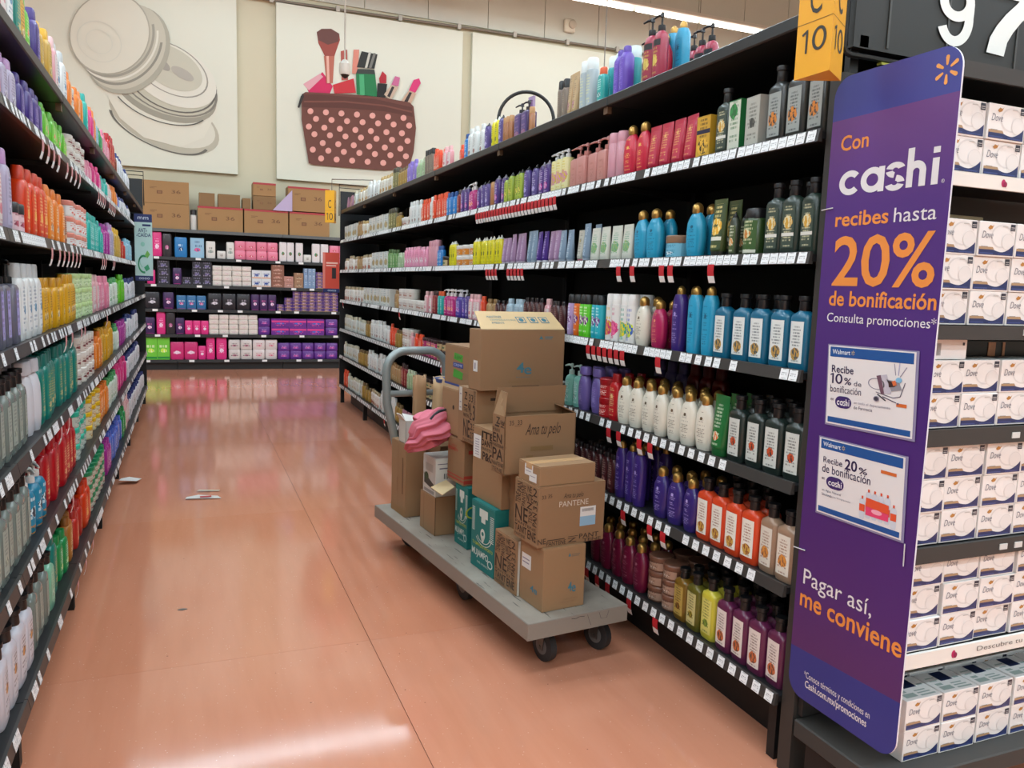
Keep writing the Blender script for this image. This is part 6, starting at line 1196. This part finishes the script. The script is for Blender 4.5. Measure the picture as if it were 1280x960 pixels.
# open box with flaps standing up
ob_ = cbox('cardboard_box', 'open-topped tan box with a handwritten-style slogan, flaps standing up', .058, .334, .6985, .335, .108, .238, CB1, left=words3(PK_), closed=False, inner=CB3, front=[TX('Ama tu pelo', .28, .60, .78, .86, PK_, 0, 1, .5), TX('35', .06, .85, .12, .93, PK_), TX('33', .17, .85, .23, .93, PK_), RC(.13, .83, .22, .835, PK_), RC(.36, .38, .68, .46, mat('86653f', .6)), RC(.30, .27, .40, .31, mat('86653f', .6)), RC(.5, .22, .70, .235, mat('86653f', .6))])
def flap(par, pts, m, t=.004, name='open_flap'):
    P_ = [Vector(p) for p in pts]; n = (P_[1]-P_[0]).cross(P_[3]-P_[0]).normalized()*t; B = MB()
    B.add([tuple(p) for p in P_]+[tuple(p+n) for p in P_], [(0, 1, 2, 3), (7, 6, 5, 4), (0, 4, 5, 1), (1, 5, 6, 2), (2, 6, 7, 3), (3, 7, 4, 0)], m); return B.ob(name, par)
flap(ob_, [(.0, .104, .236), (.335, .104, .236), (.35, .112, .34), (.02, .112, .34)], CB3)
flap(ob_, [(.0, .008, .236), (.0, .104, .236), (.03, .10, .33), (.02, .03, .33)], CB2)
flap(ob_, [(.335, .01, .236), (.335, .104, .236), (.29, .10, .262), (.27, .02, .266)], CB3)
# far half of the cart
cbox('cardboard_box', 'plain tan box on the deck under the white striped carton', .088, 1.083, .2205, .21, .19, .192, CB2, left=[RC(.25, .02, .27, .98, mat('7c5a3c', .6))], front=[RC(0, 0, .02, 1, mat('6a4c30', .6)), RC(.5, .0, .51, 1, mat('8a6642', .6))])
b9 = cbox('white_carton', 'white printed carton with barcode under the pink garment', .091, 1.09, .413, .20, .158, .192, WBX, left=[PG([(.1, .25), (.9, .15), (.9, .30), (.1, .5)], mat('3a3e3a', .5)), EL(.3, .45, .16, .1, mat('2a4a2e', .5), 2), RC(.1, .04, .9, .12, mat('8a8884', .5)), RC(.2, .6, .8, .8, mat('b0aea6', .5))], front=[RC(.05+.0, .84, .75, .86, G2), RC(.1, .72, .5, .75, G2)]+[RC(.22+i*.045, .46, .22+i*.045+.022, .60, mk) for i in range(9)]+[RC(.1, .25, .6, .27, G1)])
flap(b9, [(-.055, -.07, .075), (.055, -.004, .085), (.050, -.115, .078), (-.06, -.22, .075)], wallmat('d8c094'))
tb8 = cbox('cardboard_box', 'tall narrow tan box at the far cart end by the handle', .065, 1.43, .2205, .115, .206, .393, CB2, left=[RC(0, .0, 1, .10, mat('9a7248', .6)), RC(.48, .12, .50, .95, mat('86623e', .6)), RC(.78, .3, .86, .8, mat('6e5030', .6)), RC(.42, .3, .44, .5, mat('6e5030', .6))])
wc = cbox('white_carton', 'small open white carton on the tall narrow box by the handle', .068, 1.44, .6145, .112, .10, .12, WBX, closed=False, front=[RC(.2, .55, .9, .57, mat('b8a0a8', .5)), RC(.25, .45, .8, .465, mat('b8a0a8', .5))])
flap(wc, [(0, .0, .118), (.112, .0, .118), (.10, .06, .125), (.0, .06, .15)], mat('d4d2cc', .5)); flap(wc, [(0, 0, .118), (0, .1, .118), (-.02, .09, .15), (-.02, .02, .15)], mat('d4d2cc', .5))
cbox('cardboard_box', 'plain brown box on the far cart deck behind the bags', .20, 1.29, .2205, .24, .34, .40, CB3)
def bag(name, lab, u, v, z, w, d, h, m, lean=.03, band=None):
    root = ob(name, None, None, cw(u, v, z), (0, 0, CA), label=lab, cat='bag'); vs = []; n = 24
    for j in range(6):
        t = j/5
        for i in range(n):
            a_ = 2*PI*i/n; c, s = math.cos(a_), math.sin(a_); e = 4
            x = w/2*math.copysign(abs(c)**(2/e), c)*(1+.08*t*math.sin(3*a_+j)); y = d/2*math.copysign(abs(s)**(2/e), s)*(1+.15*t*math.cos(2*a_+j*.7))
            vs.append((x+lean*t, y, h*t+(.007*math.sin(5*a_) if j == 5 else 0)+.005*math.sin(4*a_+j)*(j > 0)))
    fs = [(j*n+i, j*n+(i+1) % n, (j+1)*n+(i+1) % n, (j+1)*n+i) for j in range(5) for i in range(n)]+[tuple(reversed(range(n)))]
    o = ob('bag_body', newmesh(vs, fs, [m], None, True, 25), root); md = o.modifiers.new('s', 'SOLIDIFY'); md.thickness = .002
    if band:
        B = MB(); B.loft([(h*.93, w/2*1.03, d/2*1.03, 4), (h*.99, w/2*1.06, d/2*1.06, 4)], band, 24); o2 = B.ob('printed_band', root, True); o2.location = (lean*.95, 0, 0)
    return root
KR = wallmat('a98460'); KR2 = wallmat('c4a47c')
bag('paper_bag', 'narrow dark brown paper bag standing beside the cart handle', .205, 1.60, .6215, .07, .05, .33, KR, .0)
bag('paper_bag', 'wide tan paper bag with blue top edge behind the pink garment', .300, 1.50, .6215, .11, .11, .33, KR2, .01, mat('3a4a7a', .5))
r = ob('plastic_scoop', None, None, cw(.225, 1.36, .6215), (0, 0, CA), label='rounded grey plastic scoop beside the dark paper bag', cat='scoop')
B = MB(); B.loft([(0, .02, .008), (.03, .026, .01), (.12, .03, .010), (.17, .024, .008), (.185, .008, .004)], mat('8f9aa0', .4), 18); B.ob('blade', r, True)
B = MB(); B.loft([(.04, .02, .003), (.15, .022, .003)], mat('7a858c', .4), 12, 0, -.009); B.ob('rim', r)
# pink garment heaped over the white carton
def garment():
    path = [onV(510, 562, 1.22), onV(522, 552, 1.15), onV(534, 540, 1.13), onV(545, 532, 1.15), onV(554, 526, 1.18), onV(558, 520, 1.20)]
    rad = [.042, .070, .092, .100, .090, .055]; V_ = []; n = 72; m = 40
    def smp(t):
        k = t*(len(path)-1); i = min(int(k), len(path)-2); f = k-i; f = f*f*(3-2*f)*.5+f*.5
        return Vector(path[i])*(1-f)+Vector(path[i+1])*f, rad[i]*(1-f)+rad[i+1]*f
    for j in range(m+1):
        t = j/m; c, r_ = smp(t); c2, _ = smp(min(1, t+.02)); c1, _ = smp(max(0, t-.02)); T = (c2-c1).normalized(); S_ = T.cross(Vector((0, 0, 1))).normalized(); N = S_.cross(T)
        e = math.sqrt(max(0, math.sin(PI*min(1, max(0, .03+.94*t)))))**.7
        for i in range(n):
            a_ = 2*PI*i/n
            f = 1+.13*math.sin(5*a_+3.2*t+.8*math.sin(5*t))+.11*math.sin(11*a_-3*t+1)+.05*math.sin(15*t+3*a_)+.06*math.sin(19*a_+4*t+math.sin(9*t))
            V_.append(tuple(c+(S_*math.cos(a_)*1.0+N*math.sin(a_)*.85)*r_*e*f))
    F_ = [(j*n+i, j*n+(i+1) % n, (j+1)*n+(i+1) % n, (j+1)*n+i) for j in range(m) for i in range(n)]+[tuple(reversed(range(n))), tuple(range(m*n, (m+1)*n))]
    return newmesh(V_, F_, [mat('cf6f80', .75)], None, True)
r = ob('pink_garment', None, None, CO, (0, 0, CA), label='crumpled pink garment with a dark strap heaped on the white carton', cat='garment')
o = ob('cloth', garment(), r); md = o.modifiers.new('s', 'SUBSURF'); md.levels = 1; md.render_levels = 1
B = MB(); B.tube([Vector(onV(538, 524, 1.06)), Vector(onV(543, 518, 1.06)), Vector(onV(549, 514, 1.07)), Vector(onV(557, 512, 1.10))], [.006, .005, .007, .006], mat('2a2c34', .6), 8); B.ob('strap', r, True)

# ------------------------------------------------------------------ small litter on the floor
def scrap(px, py, pts, m, lab, h=.004, rot=0):
    p = onZ(px, py, 0); r = ob('paper_scrap', None, None, (p.x, p.y, .0006), (0, 0, rot), label=lab, cat='litter'); n = len(pts)
    vs = [(x, y, .001+h*abs(math.sin(9*x+5))) for x, y in pts]; vs += [(x, y, z+.0008) for x, y, z in vs]
    ob('sheet', newmesh(vs, [tuple(range(n)), tuple(range(n, 2*n))]+[(i, (i+1) % n, n+(i+1) % n, n+i) for i in range(n)], [m]), r); return r
scrap(161, 604, [(-.06, -.03), (.05, -.05), (.08, .04), (.0, .06), (-.05, .02)], mat('d8d6d2', .5), 'crumpled white ticket on the floor beside the left shelving', .03)
r = scrap(252, 622, [(-.10, -.04), (.12, -.06), (.10, .0), (-.02, .03), (-.09, .0)], mat('d4cfc8', .5), 'white and red price flag lying on the aisle floor', .01)
B = MB(); B.box((-.01, -.035, .010), (.06, -.005, .0115), mat('b83a3a', .5)); B.ob('printed_patch', r)
scrap(256, 619, [(-.05, .09), (.09, .07), (.10, .10), (-.03, .12)], mat('c8b8a0', .5), 'thin beige paper strip on the aisle floor behind the red-white flag', .008)
B = MB(); p = onZ(228, 762, 0); B.loft([(0, .022, .012, 1.4), (.0008, .022, .012, 1.4)], mat('6a6058', .6), 10); B.ob('floor_smudge', None, loc=(p.x, p.y, .0003), label='small grey gum spot on the aisle floor near the left shelves', cat='litter')
